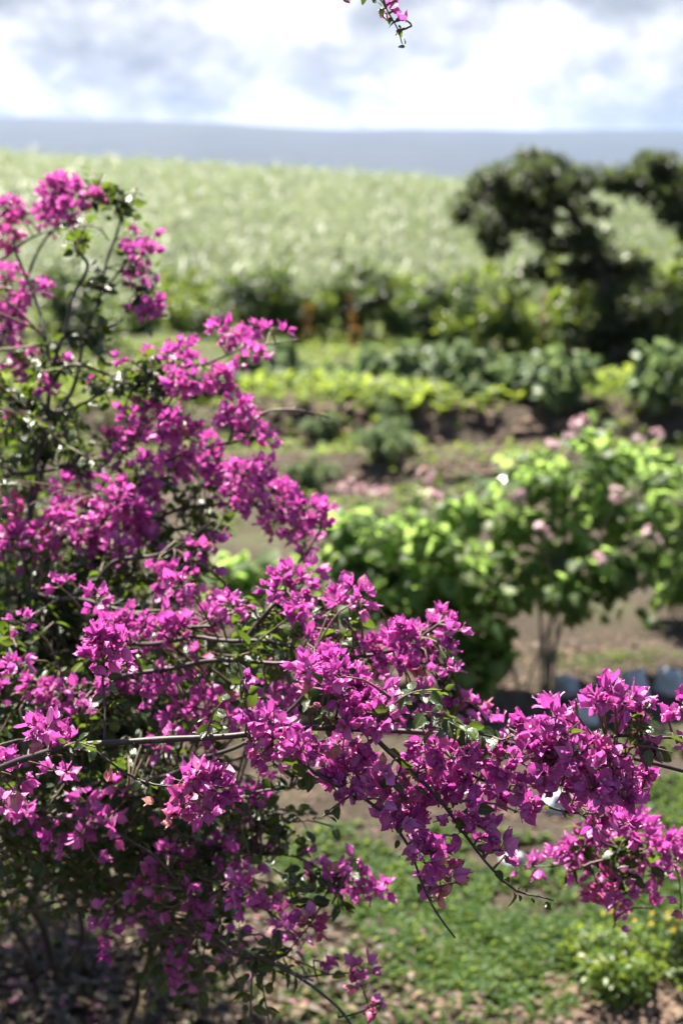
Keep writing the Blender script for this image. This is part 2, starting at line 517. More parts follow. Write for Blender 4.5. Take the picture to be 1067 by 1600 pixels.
# ------------------------------------------------------------------ cane field
def blade_strip(p0, d, L, w, arch, seg=3):
    """a long leaf rising from p0 in direction d and arching over"""
    side = norm(np.cross(d, [0, 0, 1.0]) + 1e-6)
    hor = norm(np.array([d[0], d[1], 0]) + 1e-9)
    V, Lc, F = [], [], []
    for i in range(seg + 1):
        t = i / seg
        c = p0 + d * L * t + hor * arch * L * t * t * 0.6 - np.array([0, 0, 1]) * arch * L * t * t * 0.75
        ww = w * (0.6 + 1.2 * t) * (1 - t) ** 0.6 if i < seg else 0.0
        if i < seg:
            V += [c - side * ww, c + side * ww]; Lc += [(-1, t, 0), (1, t, 0)]
        else:
            V += [c]; Lc += [(0, 1, 0)]
    for i in range(seg - 1):
        a = 2 * i; F += [(a, a + 1, a + 3), (a, a + 3, a + 2)]
    a = 2 * (seg - 1); F += [(a, a + 1, a + 2)]
    return np.array(V), np.array(F), np.array(Lc, float)


def cane_tpl(seed, nb=8):
    r = np.random.default_rng(seed); ts = []
    for k in range(nb):
        a = r.uniform(0, 2 * PI); el = r.uniform(R(30), R(78))
        d = np.array([math.cos(a) * math.cos(el), math.sin(a) * math.cos(el), math.sin(el)])
        ts.append(blade_strip(np.array([math.cos(a) * .12, math.sin(a) * .12, r.uniform(0, .7)]), d, r.uniform(.6, 1.15), r.uniform(.024, .045), r.uniform(.6, 1.3)))
    return merge_tpl(ts)


def zrot(k):
    a = rng.uniform(0, 2 * PI, k); c, s = np.cos(a), np.sin(a); o = np.zeros(k)
    return np.stack([np.stack([c, -s, o], -1), np.stack([s, c, o], -1), np.stack([o, o, o + 1], -1)], 1)


cane = Buf()
for (ya, yb, dens, sc) in ((37, 52, 2.4, 1.0), (52, 80, 1.5, 1.1), (80, 130, .75, 1.35), (130, 245, .36, 1.75)):
    hw0 = 0.24 * yb + 12
    k = int((yb - ya) * 2 * hw0 * dens)
    y = rng.uniform(ya, yb, k); x = rng.uniform(-hw0, hw0, k)
    keep = np.abs(x) < 0.27 * y + 10
    x, y = x[keep], y[keep]
    z = HG(x, y)
    T = np.stack([x, y, z], -1)
    hue = np.clip(0.45 + 0.36 * vnoise(x, y, 2.4, 5) + .15 * vnoise(x, y, 9, 2) + rng.normal(0, .2, len(x)), 0, .95)
    for v in range(4):
        s = np.arange(len(x)) % 4 == v
        cane.inst(cane_tpl(100 + v, 8), zrot(s.sum()), T[s], hue[s], sc * rng.uniform(.75, 1.15, s.sum()) * (1 + .38 * vnoise(x[s], y[s], 3.2, 7)) * np.where(rng.uniform(size=s.sum()) < .04, 1.35, 1))
tag(cane.obj('cane_field', M_CANE), 'pale green cane field covering the long slope below the mountain', 'cane field', kind='stuff')

# ------------------------------------------------------------------ leaf templates
LEAF4 = grid_tpl((0, .5, 1.0), (-1, 0, 1), lambda t, s: s * (.34 if t == .5 else .03), lambda t, s: t, lambda t, s: .16 * abs(s) * (t == .5) - .18 * t * t)
LEAFS = [ovate(.34, .28, .16, tw=.05), ovate(.38, .20, .32, tw=-.06), ovate(.31, .42, .05), ovate(.36, .10, .42, tw=.08), ovate(.33, .5, .22), ovate(.36, .3, -.1)]
ROUND = [ovate(.5, .16, .2, tip=.3, peak=.38), ovate(.52, .26, .34, tip=.2, peak=.36), ovate(.46, .1, .1, tip=.4, peak=.4, tw=.08)]


def leaf_cloud(center, radii, k, size, flat=.35, shell=.5, up=0.6):
    """leaves through an ellipsoid, thicker towards its skin; returns frames, places, sizes"""
    d = rand_dirs(k)
    rr = rng.uniform(0, 1, k) ** shell
    T = np.asarray(center) + d * rr[:, None] * np.asarray(radii)
    along = norm(d * np.array([1, 1, flat]) + rng.normal(0, .45, (k, 3)) + np.array([0, 0, -.25]))
    nr = norm(rng.normal(0, .55, (k, 3)) + np.array([0, 0, up]) + d * .35)
    return frames(along, nr), T, size * rng.uniform(.7, 1.25, k)


# ------------------------------------------------------------------ trees at the edge of the field
def tree(base, label, clumps, trunk_pts, d0, leaf=.12, group='trees at the foot of the field'):
    t = thing('tree', base, label, 'tree', group)
    tb = spline([base + np.array([0, 0, -.1])] + trunk_pts, .2)
    trk = Buf().tube(tb, np.linspace(.17, .07, len(tb)), 10).obj('trunk', M_BARKD, t)
    cb = Buf()
    full = list(clumps)
    for (px, py, rx, ry, dd) in [c_ for c_ in clumps[::2] if c_[1] < 300 or c_[1] > 420]:
        full += [(px + rng.uniform(-20, 20), py + rng.uniform(-6, 14), rx * .9, ry * .8, rng.uniform(.7, 1.7) * q) for q in (-1, 1)]
    for (px, py, rx, ry, dd) in full:
        d = d0 + dd
        c = P(px, py, d); a, b = rx * d / FPX, ry * d / FPX
        s = tb[np.argmin(np.linalg.norm(tb - c, axis=1) + .6 * np.maximum(0, tb[:, 2] - c[2] + .2))]
        mid = (s + c) / 2 + np.array([0, 0, .12]) + rng.normal(0, .06, 3)
        lp = spline([s, mid, c], .15)
        Buf().tube(lp, np.linspace(.05, .015, len(lp)), 6).obj('limb', M_BARKD, t)
        # each clump is itself several tufts, so that its outline is ragged
        a *= 1.05; b *= 1.05
        nt = max(6, int(a * b * (34 if py < 400 else 85)))
        for q in range(nt):
            dq = rand_dirs(1)[0] * np.array([a, .75 * (a + b) / 2, b]) * rng.uniform(.3, 1.2)
            sz = rng.uniform(.12, .30)
            k = int(75 * (sz / .24) ** 2)
            Rm, T, S = leaf_cloud(c + dq, (sz, sz, sz * .7), k, leaf)
            cb.inst(LEAF4, Rm, T, np.clip(rng.normal(.45, .25, k) + .1 * rng.normal(), 0, .98), S)
    tag(cb.obj('crown', M_TREE, t), kind='stuff')
    return t


tbase = G(968, 592)
td = depth_of(tbase)
tree(tbase, 'dark round-crowned tree with leaning trunk at the foot of the cane field',
     [(770, 288, 30, 20, 0), (728, 322, 26, 20, .3), (838, 256, 30, 16, -.2), (815, 325, 36, 30, .2), (884, 285, 36, 30, -.4), (868, 372, 30, 28, .3), (846, 338, 24, 22, 0), (835, 300, 26, 22, .2),
      (926, 300, 34, 32, 0), (925, 350, 34, 36, -.3), (785, 380, 32, 22, 0), (958, 430, 48, 32, .2), (985, 480, 52, 40, -.2), (950, 540, 40, 34, .1),
      (1005, 540, 40, 36, .3), (768, 350, 20, 18, -.3), (905, 410, 26, 26, .2), (845, 425, 20, 14, .2), (800, 300, 22, 20, -.4), (1010, 415, 30, 16, .1)],
     [P(962, 520, td), P(945, 440, td), P(915, 370, td), P(880, 310, td)], td)
t2 = G(1118, 600)
td2 = depth_of(t2)
tree(t2, 'dark tree cut off by the edge of the picture beside the round-crowned tree',
     [(985, 272, 28, 16, 0), (1012, 276, 26, 14, 0), (1038, 294, 32, 28, .2), (1062, 335, 32, 32, 0), (1025, 258, 24, 12, -.2), (1100, 300, 40, 40, .3), (1140, 350, 46, 40, 0), (1090, 370, 34, 24, -.3), (1150, 420, 40, 34, 0)],
     [P(1122, 520, td2), P(1108, 430, td2), P(1080, 350, td2), P(1055, 305, td2)], td2)

# ------------------------------------------------------------------ hedge row and garden beds
def bush(name, px, base_py, top_py, wpx, mat, leaf, dens, label, cat, group, tufts=9, dd=0.0, tpl=None, up=.6):
    b = G(px, base_py); d = depth_of(b) + dd
    if dd: b = P(px, base_py, d); b[2] = float(HG(b[0], b[1]))
    h = (base_py - top_py) * d / FPX; w = wpx * d / FPX / 2
    t = thing(name, b, label, cat, group)
    sb = Buf(); cb = Buf()
    for q in range(tufts):
        a = rng.uniform(0, 2 * PI); r = rng.uniform(0, 1.0)
        c = b + np.array([math.cos(a) * w * r, math.sin(a) * w * r * .8, h * (rng.uniform(.35, .8) if q % 3 else rng.uniform(.15, .4))])
        sz = np.array([w, w, h]) * rng.uniform(.16, .40, 3)
        c[2] = min(c[2], b[2] + h - sz[2])
        if q % 4 == 0:
            sz = sz * np.array([.5, .5, .9]); c[2] = b[2] + h * rng.uniform(.75, 1.1)
        k = int(dens * rng.uniform(.7, 1.2) * (.5 if q % 4 == 0 else 1))
        Rm, T, S = leaf_cloud(c, sz, k, leaf, up=up)
        T[:, 2] = np.maximum(T[:, 2], b[2] + .02)
        cb.inst(tpl or LEAF4, Rm, T, np.clip(rng.normal(.45, .24, k), 0, .98), S)
        sp = spline([b + np.array([rng.normal(0, .04), rng.normal(0, .04), -.03]), (b + c) / 2 + rng.normal(0, .04, 3), c], .15)
        sb.tube(sp, np.linspace(.012, .004, len(sp)) * max(1, h), 5)
    sb.obj('stem', M_STEM, t)
    tag(cb.obj('foliage', mat, t), kind='stuff')
    return t


GH = 'shrubs along the foot of the cane field'
for a in [
    (-60, 545, 430, 150, M_HEDGE, 'dark hedge shrub cut off by the edge of the picture, behind the pink branch tips'),
    (115, 548, 442, 170, M_HEDGE, 'wide dark hedge shrub seen between the bare bougainvillea stems'),
    (225, 520, 462, 90, M_LIME, 'low lime-green shrub between two dark hedge shrubs, behind hanging pink flowers'),
    (300, 516, 448, 90, M_LIME, 'yellowish green shrub just before the dark hedge shrub at the field edge'),
    (382, 528, 428, 110, M_HEDGE, 'darkest of the hedge shrubs in front of the middle of the field'),
    (466, 530, 452, 90, M_LIME, 'olive shrub beside the darkest hedge shrub'),
    (560, 526, 436, 100, M_HEDGE, 'dark shrub at the field edge with an orange plant in front'),
    (636, 530, 446, 80, M_LIME, 'bright green shrub in the hedge row between two dark ones'),
    (705, 545, 452, 90, M_HEDGE, 'dark shrub next to the tree, nearest its outer crown'),
    (790, 556, 432, 120, M_LIME, 'large bright green shrub standing under the outer tree branches'),
    (888, 548, 436, 90, M_LIME, 'yellow-green shrub directly beside the leaning tree trunk'),
    (1050, 560, 400, 100, M_LIME, 'tall yellow-green shrub seen past the trunk at the picture edge')]:
    bush('hedge_shrub', a[0], a[1], a[2] - 6, a[3] * 1.55, a[4], .15, 90, a[5], 'shrub', GH, tufts=20)
for a in [(548, 544, 470, 26, 'slim orange-leaved plant in front of a dark hedge shrub'), (482, 540, 478, 24, 'small orange-leaved plant before the olive shrub'),
          (850, 562, 478, 26, 'upright orange-leaved plant under the tree crown'), (765, 585, 548, 30, 'low orange-leaved plant at the edge of the tree shade'),
          (1000, 585, 530, 26, 'orange-leaved plant just past the leaning trunk'), (905, 556, 490, 26, 'yellow-orange plant beside the tree trunk')]:
    bush('croton_plant', a[0], a[1], a[2], a[3] * .8, M_ORANGE, .11, 16, a[4], 'plant', 'orange plants in the hedge row', tufts=5, up=.2)
for a in [(395, 600, 550, 70, 'pale bed plant nearest the pink branch tip'), (450, 604, 556, 70, 'pale green bed plant, second from the pink branch tip'),
          (515, 606, 562, 70, 'low pale bed plant in front of the dark hedge shrub'), (575, 600, 552, 60, 'pale green bed plant in the middle of the row'),
          (632, 606, 548, 50, 'brightest green bed plant in the row on the bank'), (690, 612, 556, 76, 'leafy pale bed plant just before the tree shade'),
          (738, 622, 562, 70, 'pale glossy bed plant at the rim of the tree shade'), (815, 625, 560, 100, 'bluish green bed plant in the tree shade, nearest the sunlit ones'),
          (880, 632, 575, 90, 'bluish bed plant in the shade below the yellow-orange plant'), (1025, 640, 550, 110, 'shaded bed plant beyond the leaning tree trunk'),
          (330, 618, 575, 60, 'pale bed plant behind the upper pink flower clusters')]:
    bush('bed_plant', a[0] + rng.uniform(-12, 12), a[1] + rng.uniform(-14, 12), a[2] + rng.uniform(-14, 12), a[3] * rng.uniform(.9, 1.7), M_BED, .15, 30, a[4], 'plant', 'plants in the garden bed', tufts=13, tpl=ROUND[1])
for a in [(608, 690, 632, 76, 'rounded olive mound plant on the face of the bank'), (480, 772, 722, 90, 'low pale mound plant beside the pink cluster edge'),
          (598, 742, 696, 110, 'wide pale mound plant on the bare strip below the bank'), (395, 690, 650, 90, 'olive mound plant behind the upright pink cluster'),
          (505, 694, 655, 60, 'small brownish green mound plant on the bank'), (725, 668, 630, 56, 'small mound plant on the bank next to the tree shade')]:
    bush('mound_plant', a[0], a[1], a[2], a[3], M_BED, .05, 160, a[4], 'plant', 'mound plants on the banks', tufts=10)

# strap-leaved plant with glinting leaves
sb_ = G(770, 782)
st = thing('strap_leaf_plant', sb_, 'clump of long glossy strap leaves glinting behind the pink-flowered garden shrub', 'plant')
for k in range(22):
    a = rng.uniform(0, 2 * PI); el = rng.uniform(R(48), R(80))
    dv = np.array([math.cos(a) * math.cos(el), math.sin(a) * math.cos(el), math.sin(el)])
    v, f, l = blade_strip(np.array([math.cos(a) * .05, math.sin(a) * .05, 0]), dv, rng.uniform(.45, .7), rng.uniform(.018, .03), rng.uniform(.5, 1.0), seg=7)
    l[:, 2] = rng.uniform(0, .9)
    Buf().raw(v + sb_, f, l).obj('leaf', M_STRAP, st)

# ------------------------------------------------------------------ garden shrubs with pale pink flowers
def petal_flower():
    pt = ovate(.42, .1, .25, tip=0, peak=.6, rows=(0, .4, .8, 1.0))
    ts = []
    for k in range(5):
        a = k * 2 * PI / 5
        Z = np.array([[math.cos(a), -math.sin(a), 0], [math.sin(a), math.cos(a), 0], [0, 0, 1]])
        X = np.array([[1, 0, 0], [0, math.cos(.5), -math.sin(.5)], [0, math.sin(.5), math.cos(.5)]])
        ts.append(xf(pt, Z @ X))
    return merge_tpl(ts)


PETALS = petal_flower()


def garden_shrub(base_px, label, lobes, flowers, leaf, per, n_parts, d0=None, stems=6):
    b = G(*base_px); d0 = d0 or depth_of(b)
    t = thing('garden_shrub', b, label, 'shrub', 'pink-flowered garden shrubs')
    Rs, Ts, Ss = [], [], []
    cents = []
    for (px, py, rx, ry, dd) in lobes:
        d = d0 + dd; c = P(px, py, d); a, e = rx * d / FPX, ry * d / FPX
        cents.append(c)
        k = int(per * rx * ry / 2500.0)
        q = rand_dirs(k); rr = rng.uniform(.15, 1, k) ** .55
        shoot = rand_dirs(7) * np.array([a, (a + e) / 2, e]) * rng.uniform(.35, 1.15, (7, 1))
        T = c + shoot[rng.integers(0, 7, k)] + q * rr[:, None] * np.array([a, (a + e) / 2, e]) * .42
        along = norm(q * np.array([1, 1, .4]) + rng.normal(0, .5, (k, 3)) + np.array([0, 0, -.35]))
        nr = norm(np.array([0, 0, .9]) + rng.normal(0, .5, (k, 3)) + q * .3 + SUNV * .2)
        Rs.append(frames(along, nr)); Ts.append(T); Ss.append(leaf * rng.uniform(.65, 1.25, k))
    Rm, T, S = np.concatenate(Rs), np.concatenate(Ts), np.concatenate(Ss)
    ok = T[:, 2] > .08
    Rm, T, S = Rm[ok], T[ok], S[ok]
    # main stems
    for k in range(stems):
        c = cents[k % len(cents)] + rng.normal(0, .06, 3)
        s0 = b + np.array([rng.normal(0, .07), rng.normal(0, .07), -.04])
        sp = spline([s0, s0 * .6 + c * .4 + np.array([0, 0, .12]) + rng.normal(0, .03, 3), c], .06)
        Buf().tube(sp, np.linspace(.011, .005, len(sp)) * rng.uniform(.7, 1.25), 6).obj('stem', M_STEM, t)
    order = np.argsort((T - CAM) @ FW - S * 1.5)
    near, rest = order[:n_parts], order[n_parts:]
    meshes = []
    for v in range(3):
        for hue in (.2, .45, .62, .85):
            meshes.append(Buf().raw(ROUND[v][0], ROUND[v][1], np.column_stack([ROUND[v][2][:, :2], np.full(len(ROUND[v][0]), hue)])).mesh('leaf', M_GRAPE))
    for i in near: place(random.choice(meshes), 'leaf', t, Rm[i], T[i], S[i])
    fb = Buf()
    for v in range(3):
        s = rest[v::3]
        fb.inst(ROUND[v], Rm[s], T[s], np.clip(rng.normal(.45, .22, len(s)), 0, .98), S[s])
    # petioles and twigs
    for i in order[::9]:
        c = cents[int(np.argmin([np.linalg.norm(T[i] - q) for q in cents]))]
        fb.tube([c * .9 + T[i] * .1, (c + T[i]) / 2 + np.array([0, 0, .02]), T[i]], [.004, .003, .002], 3, mi=1)
    tag(fb.obj('foliage', [M_GRAPE, M_STEM], t), kind='stuff')
    for (px, py, r, dd) in flowers:
        d = d0 + dd - .3; c = P(px, py - 4, d); rm = r * d / FPX
        r *= .9; rm *= .9
        k = int(6 + r * .5)
        q = norm(rand_dirs(k) + np.array([0, 0, .35]))
        pos = c + q * rm * np.array([1.1, 1.1, .8]) * rng.uniform(.3, 1.25, k)[:, None]
        cb = Buf()
        along = norm(np.cross(q, rand_dirs(k)))
        cb.inst(PETALS, frames(along, q), pos, np.clip(rng.normal(.5, .25, k), 0, .95), rng.uniform(.014, .03, k))
        j = int(np.argmin(np.linalg.norm(T - c, axis=1)))
        cb.tube([T[j], (T[j] + c) / 2 + np.array([0, 0, .01]), c], [.005, .004, .003], 4, mi=1)
        for i in range(k): cb.tube([c, pos[i]], [.002, .0015], 3, mi=1, cap=False)
        cb.obj('flower_cluster', [M_PINK, M_STEM], t)
    return t


garden_shrub((845, 1088), 'tall garden shrub with pale pink flower heads and slender stems on bare soil',
             [(860, 745, 95, 55, .1), (920, 720, 80, 45, .2), (800, 800, 90, 55, 0), (930, 820, 95, 60, .1), (870, 880, 100, 50, -.1), (960, 880, 80, 45, .1), (770, 880, 70, 50, .1), (985, 775, 70, 60, .3),
              (890, 930, 90, 30, -.1), (985, 920, 55, 40, 0)],
             [(905, 668, 16, .1), (893, 686, 12, .1), (862, 702, 12, 0), (845, 832, 12, -.5), (965, 780, 17, -.3), (1015, 842, 20, -.3), (935, 878, 9, -.5)],
             .085, 110, 290, stems=9)
garden_shrub((720, 1100), 'broad-leaved garden shrub with a row of pale pink flower heads along its top',
             [(650, 840, 90, 50, .2), (560, 840, 70, 45, .3), (700, 900, 80, 60, 0), (610, 900, 80, 50, .1), (740, 960, 60, 60, -.1), (680, 980, 70, 50, 0), (760, 1020, 40, 45, -.1), (540, 900, 60, 40, .2), (720, 800, 60, 40, .3), (590, 810, 60, 30, .4), (640, 940, 80, 50, .1), (770, 940, 60, 50, .0), (745, 1045, 45, 40, -.2), (690, 860, 80, 50, -.2), (610, 960, 60, 50, -.1)],
             [(540, 768, 20, .2), (594, 776, 16, .2), (666, 748, 16, .3), (676, 784, 20, 0), (812, 776, 10, .1), (566, 770, 10, .2)],
             .105, 85, 290, stems=7)
garden_shrub((440, 1110), 'low broad-leaved garden shrub showing through the gap between magenta clusters',
             [(420, 925, 80, 50, .3), (360, 930, 70, 50, .5), (480, 960, 70, 60, .3), (400, 1010, 80, 50, .3), (540, 1010, 60, 50, .2)], [], .14, 44, 120, stems=5)
garden_shrub((1075, 985), 'garden shrub at the picture edge with a tall spray of pink flowers',
             [(1040, 770, 60, 60, 0), (1085, 820, 70, 70, 0), (1050, 880, 55, 50, .1), (1100, 900, 60, 50, 0), (1040, 935, 40, 30, -.1), (1030, 720, 40, 30, 0)],
             [(1024, 684, 17, 0), (1030, 706, 13, 0), (995, 692, 11, .1)], .09, 85, 160, d0=None, stems=5)

# ------------------------------------------------------------------ rocks along the bed
def rock(px, py, wpx, hpx, mat, label, seed):
    b = G(px, py); d = depth_of(b); w = wpx * .86 * d / FPX / 2; h = hpx * d / FPX
    r = np.random.default_rng(seed)
    V, F = [], []
    nu, nv = 14, 9
    ph = r.uniform(0, 6, 8)
    for i in range(nv + 1):
        th = PI * i / nv
        for j in range(nu):
            a = 2 * PI * j / nu
            q = np.array([math.sin(th) * math.cos(a), math.sin(th) * math.sin(a), math.cos(th)])
            k = 1 + .16 * math.sin(2.3 * q[0] * 2 + ph[0]) * math.cos(2.1 * q[1] * 2 + ph[1]) + .12 * math.sin(5 * q[2] + ph[2] + 3 * q[0]) + .05 * math.sin(9 * q[1] + ph[3])
            q = np.sign(q) * np.abs(q) ** .85 * k
            V.append((q[0] * w, q[1] * w * .85, q[2] * h * .62 + h * .30))
    for i in range(nv):
        for j in range(nu):
            a, c = i * nu + j, i * nu + (j + 1) % nu
            F += [(a, a + nu, c + nu), (a, c + nu, c)]
    o = Buf().raw(np.array(V) + b, F).obj('rock', mat, base=b)
    return tag(o, label, 'rock', 'rocks edging the bed')


for i, a in enumerate([
    (1046, 1082, 56, 44, M_ROCK, 'whitish rock beside the bluish rock, nearest the picture edge'),
    (990, 1094, 50, 56, M_ROCK, 'tall pointed bluish grey rock between a white and a dark rock'),
    (944, 1092, 46, 40, M_ROCKD, 'dark grey rock beside the tall pointed rock'),
    (884, 1084, 44, 34, M_ROCK, 'pale rounded rock just beyond the uppermost magenta cluster tip'),
    (916, 1130, 52, 44, M_ROCK, 'pale rock partly hidden by the magenta cluster at the branch top'),
    (880, 1172, 44, 34, M_ROCKD, 'dark rock glimpsed behind the foreground magenta flowers'),
    (915, 1246, 62, 40, M_ROCK, 'light rock seen through the gap below the foreground branch'),
    (868, 1268, 50, 34, M_ROCK, 'smaller pale rock seen in the gap above the thin bare twig'),
    (935, 1330, 50, 36, M_ROCK, 'pale rock behind the blurred reddish clusters'),
    (800, 1356, 44, 26, M_ROCK, 'small bluish rock at the edge of the weeds, beside tiny pink flowers'),
    (1100, 1076, 60, 46, M_ROCKD, 'dark rock at the very picture edge')]):
    rock(*a, seed=40 + i)

# ------------------------------------------------------------------ ground cover, litter, clods
def rosette(seed, n=6, lift=.95):
    r = np.random.default_rng(seed); ts = []
    for k in range(n):
        a = 2 * PI * k / n + r.uniform(-.4, .4); e = r.uniform(.1, lift)
        Z = np.array([[math.cos(a), -math.sin(a), 0], [math.sin(a), math.cos(a), 0], [0, 0, 1]])
        X = np.array([[1, 0, 0], [0, math.cos(e), -math.sin(e)], [0, math.sin(e), math.cos(e)]])
        ts.append(xf(LEAF4, Z @ X * r.uniform(.7, 1.1), (0, 0, r.uniform(.1, .9)), r.uniform(-.5, .5)))
    return merge_tpl(ts)


ROS = [rosette(s) for s in range(5)]


def scatter(buf, x, y, size, hue):
    z = HG(x, y); T = np.stack([x, y, z], -1)
    for v in range(5):
        s = slice(v, None, 5)
        k = len(T[s])
        buf.inst(ROS[v], zrot(k), T[s], hue[s], size[s])


def patch(px, py, rx, ry, k):
    c = G(px, py); e = G(px, py - ry); f = G(px, py + ry)
    d = depth_of(c); w = rx * d / FPX
    a = rng.uniform(0, 2 * PI, k); r = np.sqrt(rng.uniform(0, 1, k)) * (1 + .15 * np.sin(3 * a) + .1 * np.sin(7 * a))
    yy = np.sin(a) * r
    return c[0] + np.cos(a) * r * w, c[1] + np.where(yy > 0, yy * (e[1] - c[1]), yy * (c[1] - f[1]))


gc = Buf()
for (px, py, rx, ry, k, s) in [(760, 1430, 310, 85, 4200, .026), (1000, 1380, 170, 50, 800, .028), (560, 1370, 160, 50, 1300, .026), (640, 1310, 190, 26, 600, .026), (1030, 1270, 130, 60, 800, .032),
                               (450, 1330, 120, 25, 260, .026), (930, 1036, 160, 14, 260, .022), (1000, 1150, 120, 40, 240, .024), (650, 1550, 330, 70, 900, .021), (840, 1500, 320, 70, 2000, .024), (450, 1500, 160, 80, 90, .02),
                               (120, 1420, 160, 60, 120, .03), (560, 1150, 200, 60, 90, .02), (1080, 1420, 120, 120, 700, .028), (1200, 1350, 200, 160, 900, .03)]:
    x, y = patch(px, py, rx, ry, k)
    m = vnoise(x, y, .28, 4) + rng.uniform(-.5, .5, k) > -.28
    x, y = x[m], y[m]
    scatter(gc, x, y, s * rng.uniform(.6, 1.3, len(x)), np.clip(.5 + .25 * vnoise(x, y, .6, 6) + rng.normal(0, .12, len(x)), .05, .95))
# taller grass and herbs on the beds and banks farther off
k = 9500
x = rng.uniform(-9, 10, k); y = rng.uniform(16.6, 36, k)
m = vnoise(x, y, 1.3, 8) + rng.uniform(-.6, .6, k) > (.2 - .25 * sstep(18.5, 23, y))
x, y = x[m], y[m]
scatter(gc, x, y, rng.uniform(.04, .15, len(x)), np.clip(rng.normal(.6, .2, len(x)), .05, .98))
k = 6000
x = rng.uniform(-5, 6, k); y = rng.uniform(10.5, 19, k)
m = vnoise(x, y, .9, 9) + rng.uniform(-.4, .4, k) > .25 - .4 * sstep(13, 16, y)
x, y = x[m], y[m]
scatter(gc, x, y, rng.uniform(.02, .09, len(x)), np.clip(rng.normal(.6, .2, len(x)), .05, .98))
k = 2600
x = rng.uniform(-7, 8, k); y = rng.uniform(17.4, 20.5, k)
m = vnoise(x, y, 1.1, 12) + rng.uniform(-.5, .5, k) > .05
x, y = x[m], y[m]
scatter(gc, x, y, rng.uniform(.05, .2, len(x)), np.clip(rng.normal(.65, .22, len(x)), .05, .98))
tag(gc.obj('ground_cover', M_WEED), 'short green weeds covering the garden soil', 'weeds', kind='stuff')

lt = Buf()
def litter(px, py, rx, ry, k, size, lo=0.0, hi=.98):
    x, y = patch(px, py, rx, ry, k)
    T = np.stack([x, y, HG(x, y) + rng.uniform(.004, .03, k)], -1)
    al = norm(rng.normal(0, 1, (k, 3)) * np.array([1, 1, .3])); nr = norm(np.array([0, 0, 1]) + rng.normal(0, .38, (k, 3)))
    for v in range(3):
        s = slice(v, None, 3); lt.inst(LEAFS[1 + v], frames(al[s], nr[s]), T[s], rng.uniform(lo, hi, len(T[s])), size * rng.uniform(.6, 1.3, len(T[s])))
litter(160, 1450, 320, 110, 1900, .05)
litter(200, 1560, 360, 80, 1100, .05)
litter(480, 1520, 240, 90, 500, .04)
litter(800, 1550, 320, 60, 110, .035, 0, .8)
litter(760, 1320, 350, 200, 120, .035, 0, .9)
litter(850, 1040, 320, 60, 140, .04, 0, .8)
litter(200, 1480, 380, 110, 190, .03, .97, 1.0)
litter(760, 1400, 330, 120, 40, .028, .97, 1.0)
tag(lt.obj('leaf_litter', M_LITTER), 'dry brown leaves and fallen bracts under the bougainvillea', 'leaf litter', kind='stuff')

ico = []
t_ = (1 + 5 ** .5) / 2
IV = norm(np.array([(-1, t_, 0), (1, t_, 0), (-1, -t_, 0), (1, -t_, 0), (0, -1, t_), (0, 1, t_), (0, -1, -t_), (0, 1, -t_), (t_, 0, -1), (t_, 0, 1), (-t_, 0, -1), (-t_, 0, 1)], float))
IF = np.array([(0, 11, 5), (0, 5, 1), (0, 1, 7), (0, 7, 10), (0, 10, 11), (1, 5, 9), (5, 11, 4), (11, 10, 2), (10, 7, 6), (7, 1, 8), (3, 9, 4), (3, 4, 2), (3, 2, 6), (3, 6, 8), (3, 8, 9), (4, 9, 5), (2, 4, 11), (6, 2, 10), (8, 6, 7), (9, 8, 1)])
cl = Buf()
for v in range(4):
    q = IV * (1 + np.random.default_rng(v).uniform(-.28, .28, (12, 1))) * np.array([1, .85, .6])
    for (px, py, rx, ry, k, s) in [(800, 1540, 330, 60, 170, .022), (1000, 1560, 140, 50, 90, .035), (300, 1500, 330, 110, 150, .018), (820, 1050, 330, 60, 170, .025), (700, 1200, 380, 90, 150, .022), (600, 730, 300, 30, 110, .06), (600, 670, 330, 20, 80, .08)]:
        x, y = patch(px, py, rx, ry, k)
        cl.inst((q, IF, np.zeros((12, 3))), zrot(k), np.stack([x, y, HG(x, y)], -1), np.full(k, .5), s * rng.uniform(.3, 1.3, k) ** 1.5)
tag(cl.obj('soil_clods', M_CLOD, smooth=False), 'small brown clods lying on the bare soil', 'soil clods', kind='stuff')

# low yellow-flowered mound in the lower corner
yb = G(1030, 1545)
yt = bush('marigold_mound', 1040, 1530, 1440, 300, M_LIME, .032, 170, 'low leafy mound with tiny yellow flowers under the blurred reddish clusters', 'plant', None, tufts=16, tpl=LEAF4)
for (px, py) in [(945, 1425), (1018, 1438), (1040, 1432), (1050, 1450), (985, 1440), (1062, 1428)]:
    c = P(px, py, depth_of(yb) - .12)
    q = norm(np.array([[0, -.4, .8]]) + rng.normal(0, .3, (2, 3)))
    b_ = Buf().inst(PETALS, frames(np.cross(q, rand_dirs(2)), q), c + rng.normal(0, .012, (2, 3)), rng.uniform(0, .9, 2), np.full(2, .008))
    b_.tube([yb + np.array([c[0] - yb[0], 0, .1]), c], [.003, .002], 4, mi=1)
    b_.obj('flower', [M_YELLOW, M_STEM], yt)

# ------------------------------------------------------------------ bougainvillea
def bract(seed):
    r = np.random.default_rng(seed)
    return ovate(r.uniform(.31, .42), r.uniform(.05, .30), r.uniform(-.30, .16), tip=.9, tw=r.uniform(-.08, .08), rows=(0, .16, .36, .58, .78, .92, 1.0),
                 cols=(-1, -.5, 0, .5, 1), wav=r.uniform(.05, .12), ph=r.uniform(0, 6), peak=.40, sharp=.95)


